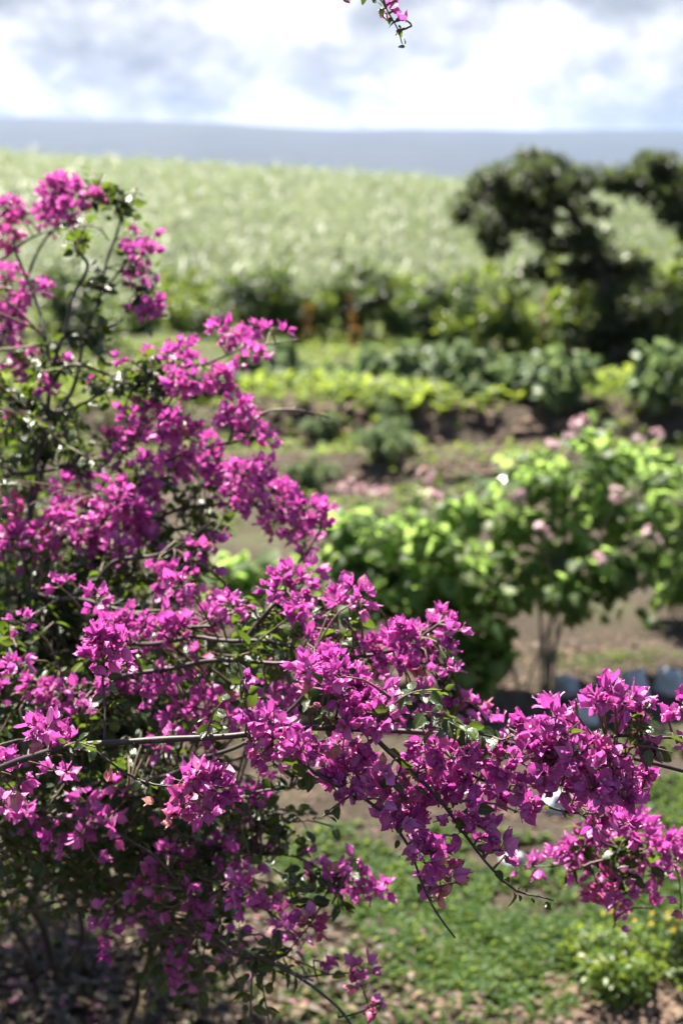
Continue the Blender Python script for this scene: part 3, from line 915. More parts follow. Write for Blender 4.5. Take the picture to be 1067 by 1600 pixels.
def star_blossom():
    """cream tube ending in a five-pointed star"""
    V, F = [], []
    n = 5
    for (z, rr) in ((0, .03), (.5, .035), (.55, .05)):
        for j in range(n):
            a = 2 * PI * j / n; V.append((math.cos(a) * rr, math.sin(a) * rr, z))
    for i in range(2):
        for j in range(n):
            a, c = i * n + j, i * n + (j + 1) % n
            F += [(a, c, c + n), (a, c + n, a + n)]
    for j in range(n):
        a = 2 * PI * (j + .5) / n; V.append((math.cos(a) * .11, math.sin(a) * .11, .57)); F.append((2 * n + j, 2 * n + (j + 1) % n, 3 * n + j))
    V.append((0, 0, .53)); F += [(2 * n + j, 2 * n + (j + 1) % n, 4 * n) for j in range(n)]
    return np.array(V), np.array(F), np.zeros((len(V), 3))


STAR = star_blossom()


def flower_tpl(seed):
    """three bracts cupped round their blossoms; axis +Z, bract length 1"""
    r = np.random.default_rng(seed); ts = []
    for k in range(3):
        a = k * 2 * PI / 3 + r.uniform(-.25, .25); e = r.uniform(R(30), R(70)) if seed % 2 else r.uniform(R(48), R(82))
        Z = np.array([[math.cos(a), -math.sin(a), 0], [math.sin(a), math.cos(a), 0], [0, 0, 1]])
        X = np.array([[1, 0, 0], [0, math.cos(e), -math.sin(e)], [0, math.sin(e), math.cos(e)]])
        rl = r.uniform(-.3, .3)
        Y = np.array([[math.cos(rl), 0, math.sin(rl)], [0, 1, 0], [-math.sin(rl), 0, math.cos(rl)]])
        ts.append(xf(bract(seed * 7 + k), Z @ X @ Y * r.uniform(.85, 1.12), (0, 0, .02), r.uniform(-.4, .4)))
    return merge_tpl(ts)


FLOW = [flower_tpl(s + 1) for s in range(10)]


def flower_buf(buf, i, Rm, T, s, hue, blossom=True):
    buf.inst(FLOW[i], Rm[None], T[None], [hue], [s])
    if blossom: buf.inst(STAR, Rm[None], T[None], [.5], [s * .95], mi=1)


shrub_base = G(70, 1515)
BV = thing('bougainvillea_shrub', shrub_base, 'big bougainvillea with magenta flower clusters on thorny arching branches in the foreground', 'shrub')

# main branches: (px, py, depth) control points, radius at start and end
BR = [
    ([(95, 1530, 5.3), (120, 1320, 5.6), (150, 1160, 5.85), (185, 1010, 5.95), (205, 890, 6.0), (150, 780, 6.2)], .018, .005),  # this and the next are added behind to carry ground-shading leaves
    ([(95, 1530, 5.3), (40, 1330, 5.6), (10, 1160, 5.9), (30, 1010, 6.0), (60, 880, 6.1), (50, 720, 6.3)], .018, .005),
    ([(95, 1530, 5.3), (62, 1440, 5.1), (25, 1340, 4.7), (-10, 1200, 4.3), (5, 1080, 4.05), (30, 960, 3.95), (42, 870, 3.9), (55, 740, 3.9), (75, 645, 3.9), (87, 560, 3.9), (110, 482, 3.9), (136, 428, 3.9), (133, 405, 3.9), (116, 390, 3.9)], .022, .006),
    ([(40, 870, 3.92), (58, 760, 4.0), (90, 660, 4.05), (122, 580, 4.1), (142, 500, 4.1), (160, 440, 4.15), (180, 375, 4.2), (186, 332, 4.2), (172, 312, 4.2), (150, 305, 4.2)], .014, .004),
    ([(80, 560, 3.9), (62, 492, 3.95), (42, 430, 4.0), (26, 392, 4.0), (20, 368, 4.0)], .009, .005),
    ([(-40, 640, 4.3), (10, 520, 4.4), (45, 430, 4.4), (70, 375, 4.35), (95, 350, 4.3)], .012, .005),
    ([(-60, 450, 4.5), (0, 408, 4.4), (50, 372, 4.3), (95, 355, 4.3), (150, 357, 4.25), (168, 375, 4.2)], .009, .003),
    ([(-40, 400, 4.5), (40, 338, 4.4), (90, 318, 4.3), (140, 320, 4.25)], .006, .003),
    ([(155, 450, 4.12), (175, 438, 4.1), (200, 412, 4.1), (214, 380, 4.1), (228, 376, 4.1)], .006, .003),
    ([(205, 405, 4.1), (222, 430, 4.1), (232, 462, 4.1), (240, 495, 4.1)], .004, .002),
    ([(82, 600, 3.9), (115, 572, 3.85), (190, 590, 3.8), (255, 580, 3.75), (320, 566, 3.7), (390, 545, 3.65), (440, 532, 3.62), (462, 528, 3.6)], .008, .0025),
    ([(70, 660, 3.9), (120, 632, 3.85), (170, 610, 3.8), (230, 590, 3.78)], .007, .004),
    ([(48, 640, 3.9), (78, 640, 3.9), (98, 672, 3.85), (112, 700, 3.8), (125, 745, 3.75), (145, 776, 3.7)], .007, .004),
    ([(145, 776, 3.7), (165, 750, 3.7), (188, 712, 3.7), (215, 680, 3.7)], .006, .003),
    ([(-40, 760, 4.0), (10, 745, 3.9), (60, 735, 3.88), (110, 728, 3.85)], .009, .005),
    ([(30, 960, 3.95), (90, 850, 3.9), (180, 780, 3.85), (260, 720, 3.8), (330, 700, 3.75), (385, 680, 3.7), (410, 648, 3.7), (470, 642, 3.7), (512, 650, 3.7)], .012, .003),
    ([(20, 1000, 4.0), (120, 900, 3.9), (210, 840, 3.8), (300, 790, 3.75), (390, 790, 3.7), (450, 800, 3.65), (500, 830, 3.6)], .012, .004),
    ([(-20, 1040, 3.7), (40, 985, 3.6), (85, 945, 3.55), (140, 915, 3.5), (176, 880, 3.5), (240, 868, 3.5), (290, 845, 3.45), (335, 815, 3.4)], .011, .004),
    ([(-60, 960, 3.4), (0, 1000, 3.35), (32, 1040, 3.3), (72, 1075, 3.3), (110, 1090, 3.25)], .010, .005),
    ([(-60, 930, 3.8), (60, 930, 3.6), (160, 945, 3.4), (215, 962, 3.3), (265, 975, 3.2), (330, 980, 3.15)], .011, .005),
    ([(-80, 1160, 3.5), (30, 1110, 3.35), (120, 1082, 3.2), (200, 1058, 3.12), (290, 1038, 3.08), (340, 1034, 3.05), (460, 1034, 3.0), (550, 1028, 3.0), (630, 1010, 2.98), (700, 968, 2.98)], .013, .004),
    ([(150, 1010, 3.3), (230, 1004, 3.2), (330, 998, 3.1), (392, 1000, 3.05), (440, 1012, 3.05), (500, 1026, 3.03)], .010, .005),
    ([(384, 998, 3.06), (400, 978, 3.06), (420, 955, 3.06), (448, 925, 3.06)], .008, .005),
    ([(-200, 1330, 3.3), (-60, 1222, 2.72), (0, 1200, 2.56), (60, 1180, 2.52), (130, 1163, 2.5), (250, 1157, 2.5), (350, 1150, 2.5), (450, 1140, 2.5), (540, 1138, 2.5), (640, 1143, 2.5), (740, 1153, 2.5), (800, 1162, 2.5), (870, 1178, 2.5),
      (960, 1180, 2.5), (1010, 1190, 2.5), (1067, 1204, 2.5), (1130, 1225, 2.5)], .0082, .0038),
    ([(575, 1138, 2.5), (606, 1168, 2.48), (632, 1196, 2.47), (662, 1228, 2.46), (692, 1262, 2.46), (730, 1304, 2.46), (772, 1356, 2.46), (806, 1392, 2.46), (836, 1402, 2.46), (860, 1409, 2.46)], .007, .0018),
    ([(392, 1148, 2.5), (440, 1178, 2.48), (500, 1212, 2.47), (560, 1235, 2.47), (600, 1272, 2.47), (634, 1324, 2.47), (655, 1376, 2.47), (684, 1424, 2.47), (715, 1467, 2.47)], .006, .0022),
    ([(655, 1146, 2.52), (700, 1178, 2.54), (750, 1215, 2.55), (830, 1252, 2.55), (882, 1264, 2.55), (930, 1268, 2.55)], .005, .003),
    ([(880, 1180, 2.48), (930, 1160, 2.46), (985, 1152, 2.45), (1030, 1150, 2.45), (1100, 1142, 2.45)], .005, .0035),
    ([(790, 1160, 2.48), (752, 1146, 2.46), (712, 1136, 2.45), (672, 1134, 2.45), (640, 1130, 2.46)], .004, .0015),
    ([(590, 1130, 2.5), (612, 1092, 2.46), (650, 1086, 2.44), (688, 1084, 2.43)], .003, .0015),
    ([(850, 1172, 2.5), (900, 1260, 2.75), (950, 1320, 3.0), (1000, 1335, 3.1), (1060, 1340, 3.15), (1140, 1350, 3.2)], .006, .004),
    ([(930, 1300, 2.95), (905, 1330, 3.05), (880, 1348, 3.1), (820, 1352, 3.12)], .004, .002),
    ([(960, 1325, 3.05), (955, 1370, 3.1), (962, 1420, 3.12), (963, 1450, 3.12)], .004, .002),
    ([(200, 1640, 4.6), (212, 1560, 4.45), (236, 1492, 4.2), (272, 1432, 3.9), (284, 1345, 3.75), (262, 1250, 3.75), (215, 1170, 3.8), (150, 1090, 3.9)], .017, .008),
    ([(282, 1345, 3.55), (330, 1330, 3.4), (390, 1332, 3.25), (470, 1345, 3.15), (540, 1372, 3.1), (604, 1394, 3.08)], .009, .002),
    ([(272, 1432, 3.85), (310, 1455, 3.5), (350, 1482, 3.2), (420, 1502, 3.05), (470, 1524, 3.0), (510, 1562, 2.97), (545, 1602, 2.95), (575, 1650, 2.93)], .009, .004),
    ([(480, 1530, 3.0), (530, 1520, 3.0), (565, 1515, 3.0)], .003, .002),
    ([(530, 1585, 2.96), (560, 1580, 2.97), (588, 1572, 2.98)], .003, .002),
    ([(310, 1370, 3.5), (360, 1395, 3.2), (420, 1425, 3.1), (465, 1468, 3.05)], .006, .003),
    ([(420, 1502, 3.05), (450, 1480, 3.04), (485, 1450, 3.03)], .003, .002),
    ([(200, 1230, 3.1), (300, 1195, 2.9), (380, 1160, 2.85), (445, 1118, 2.85), (480, 1075, 2.85), (495, 1010, 2.9)], .009, .004),
    ([(268, 1260, 3.3), (330, 1260, 3.1), (400, 1240, 3.0), (450, 1235, 3.0)], .007, .003),
    ([(95, 1530, 5.3), (130, 1440, 5.2), (60, 1340, 5.0), (40, 1200, 4.6), (120, 1080, 4.3), (200, 960, 4.1), (270, 900, 4.0), (310, 860, 3.9)], .018, .005),
    ([(60, 1520, 5.4), (0, 1400, 5.3), (-80, 1200, 5.0), (-120, 900, 4.7), (-80, 680, 4.6), (-20, 560, 4.5), (10, 500, 4.4), (20, 440, 4.35)], .020, .005),
    ([(-60, 1310, 3.4), (40, 1275, 3.2), (140, 1285, 3.1), (230, 1330, 3.1), (300, 1400, 3.15)], .009, .004),
    ([(130, 1163, 2.5), (190, 1200, 2.5), (230, 1220, 2.47), (262, 1232, 2.45), (300, 1232, 2.45)], .0035, .002),
    ([(160, 1162, 2.52), (166, 1110, 2.55), (164, 1060, 2.58), (163, 1030, 2.6)], .004, .003),
    ([(-200, 1330, 3.3), (-330, 900, 3.0), (-330, 300, 2.8), (-160, -60, 2.7), (150, -180, 2.6), (420, -130, 2.55), (540, -50, 2.5), (588, 0, 2.5), (606, 25, 2.5), (625, 48, 2.5), (632, 64, 2.5)], .010, .0015),
    ([(500, -85, 2.52), (530, -40, 2.5), (546, -8, 2.5)], .003, .0015),
]
ALLP, ALLI = [], []
BRW = []
thorn = (np.array([(-.12, 0, 0), (.06, .1, 0), (.06, -.1, 0), (.0, 0, 1.0)]), np.array([(0, 1, 3), (1, 2, 3), (2, 0, 3)]), np.zeros((4, 3)))
for bi, (pts, r0, r1) in enumerate(BR):
    w = [P(*p) for p in pts]
    for q in w: q[2] = max(q[2], -.03)
    sp = spline(w, .02)
    n = len(sp)
    s = np.linspace(0, n * .02, n)
    r0, r1 = (r0, r1) if bi == 23 else (r0 * .64, r1 * .7)
    wig = .0045 * np.stack([np.sin(s * 23 + bi), np.sin(s * 31 + 2 * bi), np.sin(s * 27 + 3 * bi)], -1) * (1 if bi != 23 else .25)
    sp = sp + wig
    rad = np.linspace(r0, r1, n) * (1 + .09 * np.sin(s * 60 + bi) * np.sin(s * 17))
    b = Buf().tube(sp, rad, 8)
    k = max(2, int(n * .02 / .09))
    idx = rng.integers(0, n - 1, k)
    tn = norm(np.gradient(sp, axis=0))[idx]
    side = norm(np.cross(tn, rand_dirs(k)))
    b.inst(thorn, frames(norm(np.cross(side, tn)), side + tn * .3), sp[idx] + side * rad[idx][:, None] * .8, np.full(k, .5), rng.uniform(.012, .022, k))
    b.obj('branch', M_BARK, BV)
    ALLP.append(sp); ALLI.append(np.full(n, bi)); BRW.append(sp)
ALLP = np.concatenate(ALLP); ALLI = np.concatenate(ALLI)

# flower clusters: px, py, depth, radius in px, hue shift (redder when high)
CL = []
def add(d, *items):
    for it in items:
        px, py, r = it[:3]; h = it[3] if len(it) > 3 else 0.0
        CL.append((px, py, d + rng.uniform(-.06, .06) * (d - 1.5), r, h))
add(4.25, (95, 312, 30), (72, 335, 24), (118, 298, 18), (80, 350, 16), (147, 314, 14, .15), (112, 330, 18))
add(4.35, (14, 332, 22), (34, 340, 14), (14, 368, 20, .15), (2, 378, 14, .2))
add(4.05, (10, 440, 22), (38, 470, 12), (58, 456, 15), (72, 452, 9), (48, 478, 8))
add(4.3, (8, 495, 22), (18, 520, 18), (36, 545, 16, .1), (42, 572, 20, .1), (22, 580, 14), (-20, 470, 25), (-30, 540, 25), (-30, 350, 25))
add(4.1, (205, 378, 14), (222, 395, 13), (238, 378, 11), (244, 392, 9), (203, 402, 11), (208, 425, 11), (220, 440, 10), (203, 438, 8), (240, 445, 8), (222, 480, 14), (244, 475, 13), (240, 492, 13), (228, 490, 10))
add(3.65, (355, 524, 12), (378, 532, 15), (396, 545, 11), (412, 520, 11), (405, 558, 10), (377, 562, 8), (444, 520, 6), (342, 518, 8))
add(3.75, (280, 552, 18), (265, 562, 12), (295, 570, 14), (320, 588, 18), (340, 600, 16), (300, 598, 16), (270, 598, 14), (228, 562, 9), (150, 598, 7, .1), (282, 610, 12), (348, 585, 10), (190, 560, 5))
add(3.7, (372, 642, 18), (360, 655, 14), (388, 660, 16), (395, 678, 13), (416, 688, 9), (375, 672, 12))
add(3.78, (228, 632, 15), (245, 650, 16), (215, 672, 16), (262, 662, 18), (292, 685, 20), (252, 695, 20), (322, 706, 18), (345, 724, 18), (172, 688, 14, .3), (190, 715, 16), (228, 722, 18), (285, 715, 18), (205, 695, 16),
    (310, 735, 14), (270, 735, 14), (345, 755, 14), (200, 650, 12))
add(3.65, (378, 745, 20), (402, 752, 20), (425, 768, 22), (398, 790, 22), (446, 785, 22), (475, 798, 22), (500, 818, 16), (466, 828, 20), (430, 815, 20), (475, 852, 14), (365, 775, 16), (510, 800, 12), (470, 872, 9), (410, 735, 14), (350, 765, 14))
add(3.85, (120, 745, 15), (100, 760, 12), (140, 738, 14), (60, 760, 7, .3), (75, 610, 12), (30, 650, 10), (100, 560, 7))
add(3.7, (180, 782, 22), (148, 792, 20), (212, 796, 20), (238, 812, 18), (205, 830, 20), (225, 850, 18), (190, 862, 16), (160, 850, 18), (130, 815, 18), (100, 805, 18), (80, 825, 18), (30, 798, 14, .2), (50, 835, 16), (20, 842, 18),
    (160, 820, 20), (235, 785, 14), (110, 850, 16), (75, 862, 14), (140, 870, 14), (200, 885, 12), (5, 860, 14), (55, 880, 12), (230, 765, 12), (185, 765, 14))
add(3.5, (310, 862, 14), (335, 850, 12), (272, 895, 15), (258, 915, 14), (298, 912, 13), (312, 935, 12), (285, 940, 12), (245, 890, 10), (330, 880, 10), (265, 940, 12))
add(3.06, (448, 905, 22), (430, 925, 18), (468, 922, 20), (458, 945, 20), (465, 965, 14), (488, 892, 12), (440, 895, 14))
add(3.0, (540, 928, 18), (562, 942, 16), (530, 942, 14), (555, 925, 12), (575, 935, 10))
add(3.1, (362, 948, 18), (378, 952, 12), (345, 945, 10))
add(2.98, (495, 992, 20), (510, 1000, 16), (480, 1005, 14), (500, 1015, 12), (420, 1045, 7))
add(2.98, (692, 972, 18), (705, 985, 14), (668, 985, 22), (640, 1000, 24), (612, 1005, 22), (588, 1015, 20), (650, 1030, 22), (688, 1015, 20), (575, 1030, 16), (620, 1038, 20), (668, 1045, 16), (600, 1040, 16), (700, 1045, 9), (565, 1010, 12), (630, 980, 14))
add(3.2, (228, 982, 18), (202, 985, 16), (258, 985, 18), (288, 985, 16), (322, 972, 18), (338, 985, 12), (255, 965, 10), (300, 1008, 12), (215, 1002, 14), (270, 1000, 14), (240, 1005, 10))
add(2.62, (160, 1005, 22), (178, 1020, 22), (148, 1028, 16), (186, 1042, 14), (162, 1030, 20))
add(3.15, (78, 1082, 16), (52, 1075, 14), (96, 1098, 16), (120, 1080, 12), (5, 1075, 9), (110, 1105, 12), (65, 1095, 12), (128, 1118, 9), (225, 1075, 12), (210, 1060, 9), (245, 1060, 12))
add(2.55, (72, 1142, 24), (90, 1155, 18), (58, 1148, 14), (105, 1162, 9))
add(2.62, (12, 1195, 16), (30, 1215, 16), (22, 1235, 12), (88, 1204, 13), (105, 1208, 7))
add(2.48, (492, 1045, 22), (520, 1040, 22), (545, 1055, 22), (505, 1070, 22), (535, 1085, 22), (560, 1080, 22), (585, 1095, 22), (608, 1110, 18), (565, 1112, 22), (590, 1125, 18), (545, 1110, 18), (478, 1050, 16), (615, 1095, 12), (600, 1080, 14), (540, 1135, 16, .1), (575, 1135, 14), (528, 1058, 18), (515, 1020 + 10, 14))
add(2.44, (405, 1122, 18), (428, 1130, 20), (440, 1150, 20), (415, 1155, 20), (390, 1120, 9), (410, 1180, 16), (395, 1165, 12), (470, 1168, 20), (488, 1175, 16), (455, 1160, 14), (428, 1195, 9), (382, 1057, 7), (485, 1155, 12))
add(2.44, (305, 1215, 20), (325, 1225, 22), (345, 1228, 18), (300, 1240, 18), (322, 1248, 18), (285, 1218, 14, .1), (360, 1222, 9), (278, 1275, 14, .3), (285, 1262, 10, .2))
add(2.5, (518, 1195, 22), (542, 1205, 22), (530, 1225, 22), (552, 1238, 16), (510, 1215, 16), (562, 1185, 20), (535, 1170, 18), (505, 1180, 14), (525, 1245, 12), (555, 1215, 18), (575, 1165, 16), (575, 1195, 14))
add(2.46, (618, 1225, 20, .12), (605, 1210, 14, .15), (632, 1250, 22, .12), (612, 1262, 18, .1), (650, 1278, 20, .08), (635, 1285, 16), (595, 1250, 14), (600, 1285, 14), (620, 1300, 14), (645, 1305, 16), (648, 1245, 14), (590, 1230, 12, .1))
add(2.5, (660, 1165, 18), (682, 1172, 20), (705, 1185, 22), (728, 1180, 20), (690, 1205, 22), (720, 1212, 22), (745, 1205, 18), (700, 1235, 20), (735, 1238, 18), (668, 1200, 18), (650, 1185, 14), (715, 1255, 16), (675, 1235, 14), (760, 1195, 12), (755, 1180, 10))
add(2.45, (662, 1315, 16), (678, 1330, 16), (665, 1350, 18), (690, 1358, 14, .1), (668, 1378, 14), (698, 1372, 10, .15), (706, 1380, 7, .35), (655, 1330, 12), (684, 1405, 7, .45))
add(2.47, (728, 1275, 18), (748, 1290, 18), (765, 1308, 18), (782, 1328, 14), (740, 1255, 14), (762, 1275, 14), (790, 1342, 10), (720, 1295, 12), (755, 1320, 12), (700, 1285, 10))
add(2.48, (790, 1185, 18), (798, 1210, 18), (812, 1232, 18), (818, 1256, 14), (780, 1225, 14), (775, 1245, 14), (806, 1268, 12), (765, 1230, 12), (825, 1270, 9))
add(2.46, (815, 1138, 18), (832, 1148, 20), (855, 1140, 18), (868, 1118, 16), (880, 1128, 14), (845, 1165, 20), (868, 1160, 20), (822, 1165, 18), (890, 1150, 16), (800, 1150, 12), (862, 1108, 9), (893, 1108, 8))
add(2.47, (872, 1188, 22), (895, 1180, 22), (918, 1175, 20, .1), (940, 1182, 20, .12), (885, 1210, 22), (910, 1205, 22), (935, 1205, 22, .12), (958, 1200, 22, .1), (975, 1218, 20), (990, 1225, 16), (952, 1225, 22), (925, 1232, 22),
    (900, 1235, 20), (875, 1228, 18), (855, 1205, 18), (965, 1245, 18), (985, 1248, 12), (940, 1252, 18), (850, 1188, 16), (960, 1172, 14, .2), (1005, 1215, 9), (840, 1225, 10), (1000, 1240, 8))
add(2.6, (925, 1265, 16), (945, 1272, 18), (960, 1280, 16), (975, 1288, 12), (910, 1272, 10, .2), (930, 1288, 12), (890, 1258, 14))
add(2.44, (935, 1092, 18), (958, 1088, 20), (978, 1098, 18), (995, 1092, 14), (965, 1112, 18), (985, 1118, 14), (945, 1108, 14), (1000, 1105, 9), (925, 1098, 8))
add(2.44, (1045, 1122, 12, .1), (1062, 1110, 14), (1085, 1120, 18), (1005, 1162, 12, .3), (1018, 1172, 9, .3), (1008, 1182, 9, .3), (1075, 1175, 12), (1100, 1150, 18), (1110, 1205, 18))
add(2.95, (722, 1100, 18, .1), (742, 1105, 14, .1), (702, 1098, 16), (680, 1102, 14), (660, 1120, 16), (640, 1120, 14), (655, 1090, 10), (790, 1135, 14, .1), (730, 1120, 12), (690, 1125, 12))
add(3.12, (878, 1345, 20), (902, 1355, 20), (892, 1335, 16), (918, 1330, 18), (940, 1318, 20), (965, 1305, 18), (992, 1298, 20), (1008, 1285, 16), (1012, 1325, 22), (985, 1335, 18), (1040, 1335, 22), (1060, 1345, 20), (1035, 1360, 18), (925, 1362, 16), (955, 1345, 18),
    (950, 1388, 18, .2), (968, 1398, 18, .2), (938, 1402, 14, .25), (960, 1420, 16, .2), (962, 1442, 9, .25), (1005, 1370, 12), (1020, 1420, 6, .25), (1064, 1418, 9, .1), (1080, 1330, 24), (1012, 1395, 6, .2), (990, 1368, 10), (830, 1352, 8), (815, 1358, 7), (845, 1348, 6), (905, 1310, 12), (935, 1295, 14))
add(3.1, (495, 1342, 10), (508, 1358, 12), (525, 1368, 13), (545, 1362, 12), (552, 1382, 14), (575, 1375, 14), (585, 1392, 13), (604, 1392, 12), (530, 1392, 10), (568, 1400, 9), (490, 1365, 8), (545, 1345, 8))
add(3.08, (428, 1418, 15), (440, 1432, 15), (452, 1450, 13), (415, 1410, 12), (460, 1468, 9), (432, 1448, 10), (380, 1385, 15), (372, 1405, 14), (368, 1375, 12), (385, 1418, 10))
add(3.02, (488, 1440, 13, .25), (500, 1452, 10, .25), (480, 1455, 8, .2), (506, 1505, 8, .1), (552, 1525, 14, .2), (568, 1512, 12, .25), (558, 1540, 10, .2), (586, 1568, 8, .2), (592, 1580, 6, .2))
add(3.6, (280, 1485, 11), (274, 1510, 12), (284, 1530, 10), (290, 1545, 6), (338, 1478, 10), (340, 1495, 10), (285, 1500, 9))
add(3.3, (352, 1322, 16), (378, 1325, 18), (395, 1308, 12), (395, 1268, 16), (362, 1262, 12), (400, 1240, 16), (345, 1340, 10), (410, 1225, 12), (385, 1285, 12), (405, 1330, 12), (440, 1320, 10))
add(3.4, (255, 1340, 14), (248, 1358, 12), (300, 1355, 12), (305, 1378, 12), (310, 1408, 14), (270, 1328, 10), (318, 1425, 10), (298, 1335, 9), (232, 1372, 7), (240, 1408, 8), (245, 1425, 8), (205, 1395, 5))
add(3.2, (138, 1275, 16), (155, 1290, 14), (128, 1292, 14), (40, 1265, 13), (55, 1262, 9), (118, 1300, 9), (85, 1335, 7), (145, 1270, 10), (25, 1270, 8), (150, 1340, 6), (170, 1278, 9), (190, 1228, 10, .2), (100, 1280, 8))
add(3.15, (330, 1108, 18), (345, 1092, 16), (290, 1098, 18), (308, 1120, 16), (255, 1138, 15), (268, 1148, 12), (240, 1142, 10), (355, 1120, 12), (318, 1085, 12), (275, 1115, 12), (430, 1092, 16), (446, 1105, 16), (452, 1080, 14), (420, 1075, 10), (405, 1095, 10), (300, 1068, 9), (250, 1165, 12), (320, 1170, 9), (255, 1180, 9))
for _ in range(36):
    add(rng.uniform(2.95, 3.35), (rng.uniform(-10, 330), rng.uniform(900, 1330), rng.uniform(8, 18), rng.uniform(-.08, .08)))
for _ in range(18):
    add(rng.uniform(3.1, 3.6), (rng.uniform(150, 400), rng.uniform(1320, 1490), rng.uniform(7, 14), rng.uniform(-.08, .06)))
add(2.5, (546, 4, 2, .1), (616, 2, 2), (611, 14, 2), (635, 32, 2), (592, 20, 1), (624, -8, 2), (600, -14, 2))

VM = {}
def flower_mesh(i, hb):
    if (i, hb) not in VM:
        b = Buf(); v, f, l = FLOW[i]; l = l.copy(); l[:, 2] = l[:, 2] * .25 + (.12 + .09 * hb)
        b.raw(v, f, l); b.raw(STAR[0] * .95, STAR[1], None, 1)
        VM[(i, hb)] = b.mesh('flower', [M_BRACT, M_BLOSSOM])
    return VM[(i, hb)]


n_fl_parts = 0
CLW = []
order = sorted(range(len(CL)), key=lambda i: (abs(CL[i][2] - 2.46) > .12, -CL[i][3]))
for ci in order:
    px, py, d, r, h = CL[ci]
    c = P(px, py, d); rm = r * d / FPX
    CLW.append(c)
    # the stalk that carries the cluster grows from the nearest branch
    q = ALLP - c
    j = int(np.argmin(np.linalg.norm(q, axis=1) + .25 * np.maximum(0, q[:, 2])))
    s = ALLP[j]
    cb = Buf()
    mid = (s + c) / 2 + np.array([0, 0, .08]) * min(1, np.linalg.norm(s - c) * 2) + rng.normal(0, .006, 3)
    sp = spline([s, mid, c], .03)
    cb.tube(sp, np.linspace(.0026, .0014, len(sp)), 5, mi=2)
    outw = norm(c - s + np.array([0, 0, .02]) + 1e-6)
    fs = .0265 if d < 2.8 else .0265
    rm *= 1.05 if d < 2.8 else (1.35 if 3.3 < d < 4.0 else 1.18)
    k = int(np.clip(round((7.2 if d < 2.8 else 5.2) * (rm / .021) ** 2), 3, 84)) if r > 3 else 1
    dirs = norm(rand_dirs(k) + .35 * outw + np.array([0, -.12, .28]))
    pos = c + dirs * (rm * rng.uniform(.15, 1.0, k) ** .6)[:, None]
    ax = norm(dirs + rng.normal(0, .28, (k, 3)))
    Rm = frames(norm(np.cross(ax, rand_dirs(k))), ax)
    sz = fs * rng.uniform(.6, 1.3, k)
    hue = np.clip((.40 if d < 3.3 else .48) + h * 1.5 + rng.normal(0, .07) + rng.normal(0, .13, k), .03, .97)  # farther clusters paler: the stronger light on them is put into the colour
    old = rng.uniform(size=k) < .012
    hue[old] = 1.0
    parts = n_fl_parts < 300 and d < 2.7
    for i in range(k): cb.tube([c - outw * .004, pos[i]], [.0011, .0009], 3, mi=2, cap=False)
    if not parts:
        for i in range(k): flower_buf(cb, int(rng.integers(10)), Rm[i], pos[i], sz[i], hue[i], d < 3.3)
        cb.obj('flower_cluster', [M_BRACT, M_BLOSSOM, M_TWIG], BV)
    else:
        fc = cb.obj('flower_cluster', [M_BRACT, M_BLOSSOM, M_TWIG], BV)
        for i in range(k):
            place(flower_mesh(int(rng.integers(10)), int(round((hue[i] - .12) / .09))), 'flower', fc, Rm[i], pos[i], sz[i]); n_fl_parts += 1

# leafy sprays: a twig from the nearest branch with leaves set alternately along it
LV = dict(R=[], T=[], S=[], H=[])
tw = Buf()
def leaves_on(sp, n, size, t0=.25, hue=.45, droop=.2):
    t = np.linspace(t0, 1, n)
    idx = np.clip((t * (len(sp) - 1)).astype(int), 0, len(sp) - 1)
    tn = norm(np.gradient(sp, axis=0))[idx]
    side = norm(np.cross(tn, np.array([0, 0, 1.0]) + rng.normal(0, .3, (n, 3)))) * np.where(np.arange(n) % 2, 1, -1)[:, None]
    along = norm(side + .5 * tn + rng.normal(0, .3, (n, 3)) + np.array([0, 0, -droop]))
    nr = norm(np.array([0, 0, .8]) + rng.normal(0, .75, (n, 3)))
    LV['R'].append(frames(along, nr)); LV['T'].append(sp[idx] + along * .006); LV['S'].append(size * rng.uniform(.6, 1.2, n)); LV['H'].append(np.clip(rng.normal(hue, .2, n), .02, .95))


def spray(c, n=11, size=.038, hue=.4, maxlen=.5):
    q = ALLP - c
    dist = np.linalg.norm(q, axis=1)
    j = int(np.argmin(dist + .2 * np.maximum(0, q[:, 2])))
    s = ALLP[j]; L = np.linalg.norm(c - s)
    mid = (s + c) / 2 + np.array([0, 0, .1]) * min(1, L * 1.5) + rng.normal(0, .02, 3)
    sp = spline([s, mid, c, c + norm(c - mid) * .06 + rng.normal(0, .02, 3)], .02)
    tw.tube(sp[::2] if len(sp) > 8 else sp, .0024 if L < .3 else .0038, 4)
    keep = sp[-max(6, int(.22 / .02)):]
    leaves_on(keep, n, size, .05, hue)


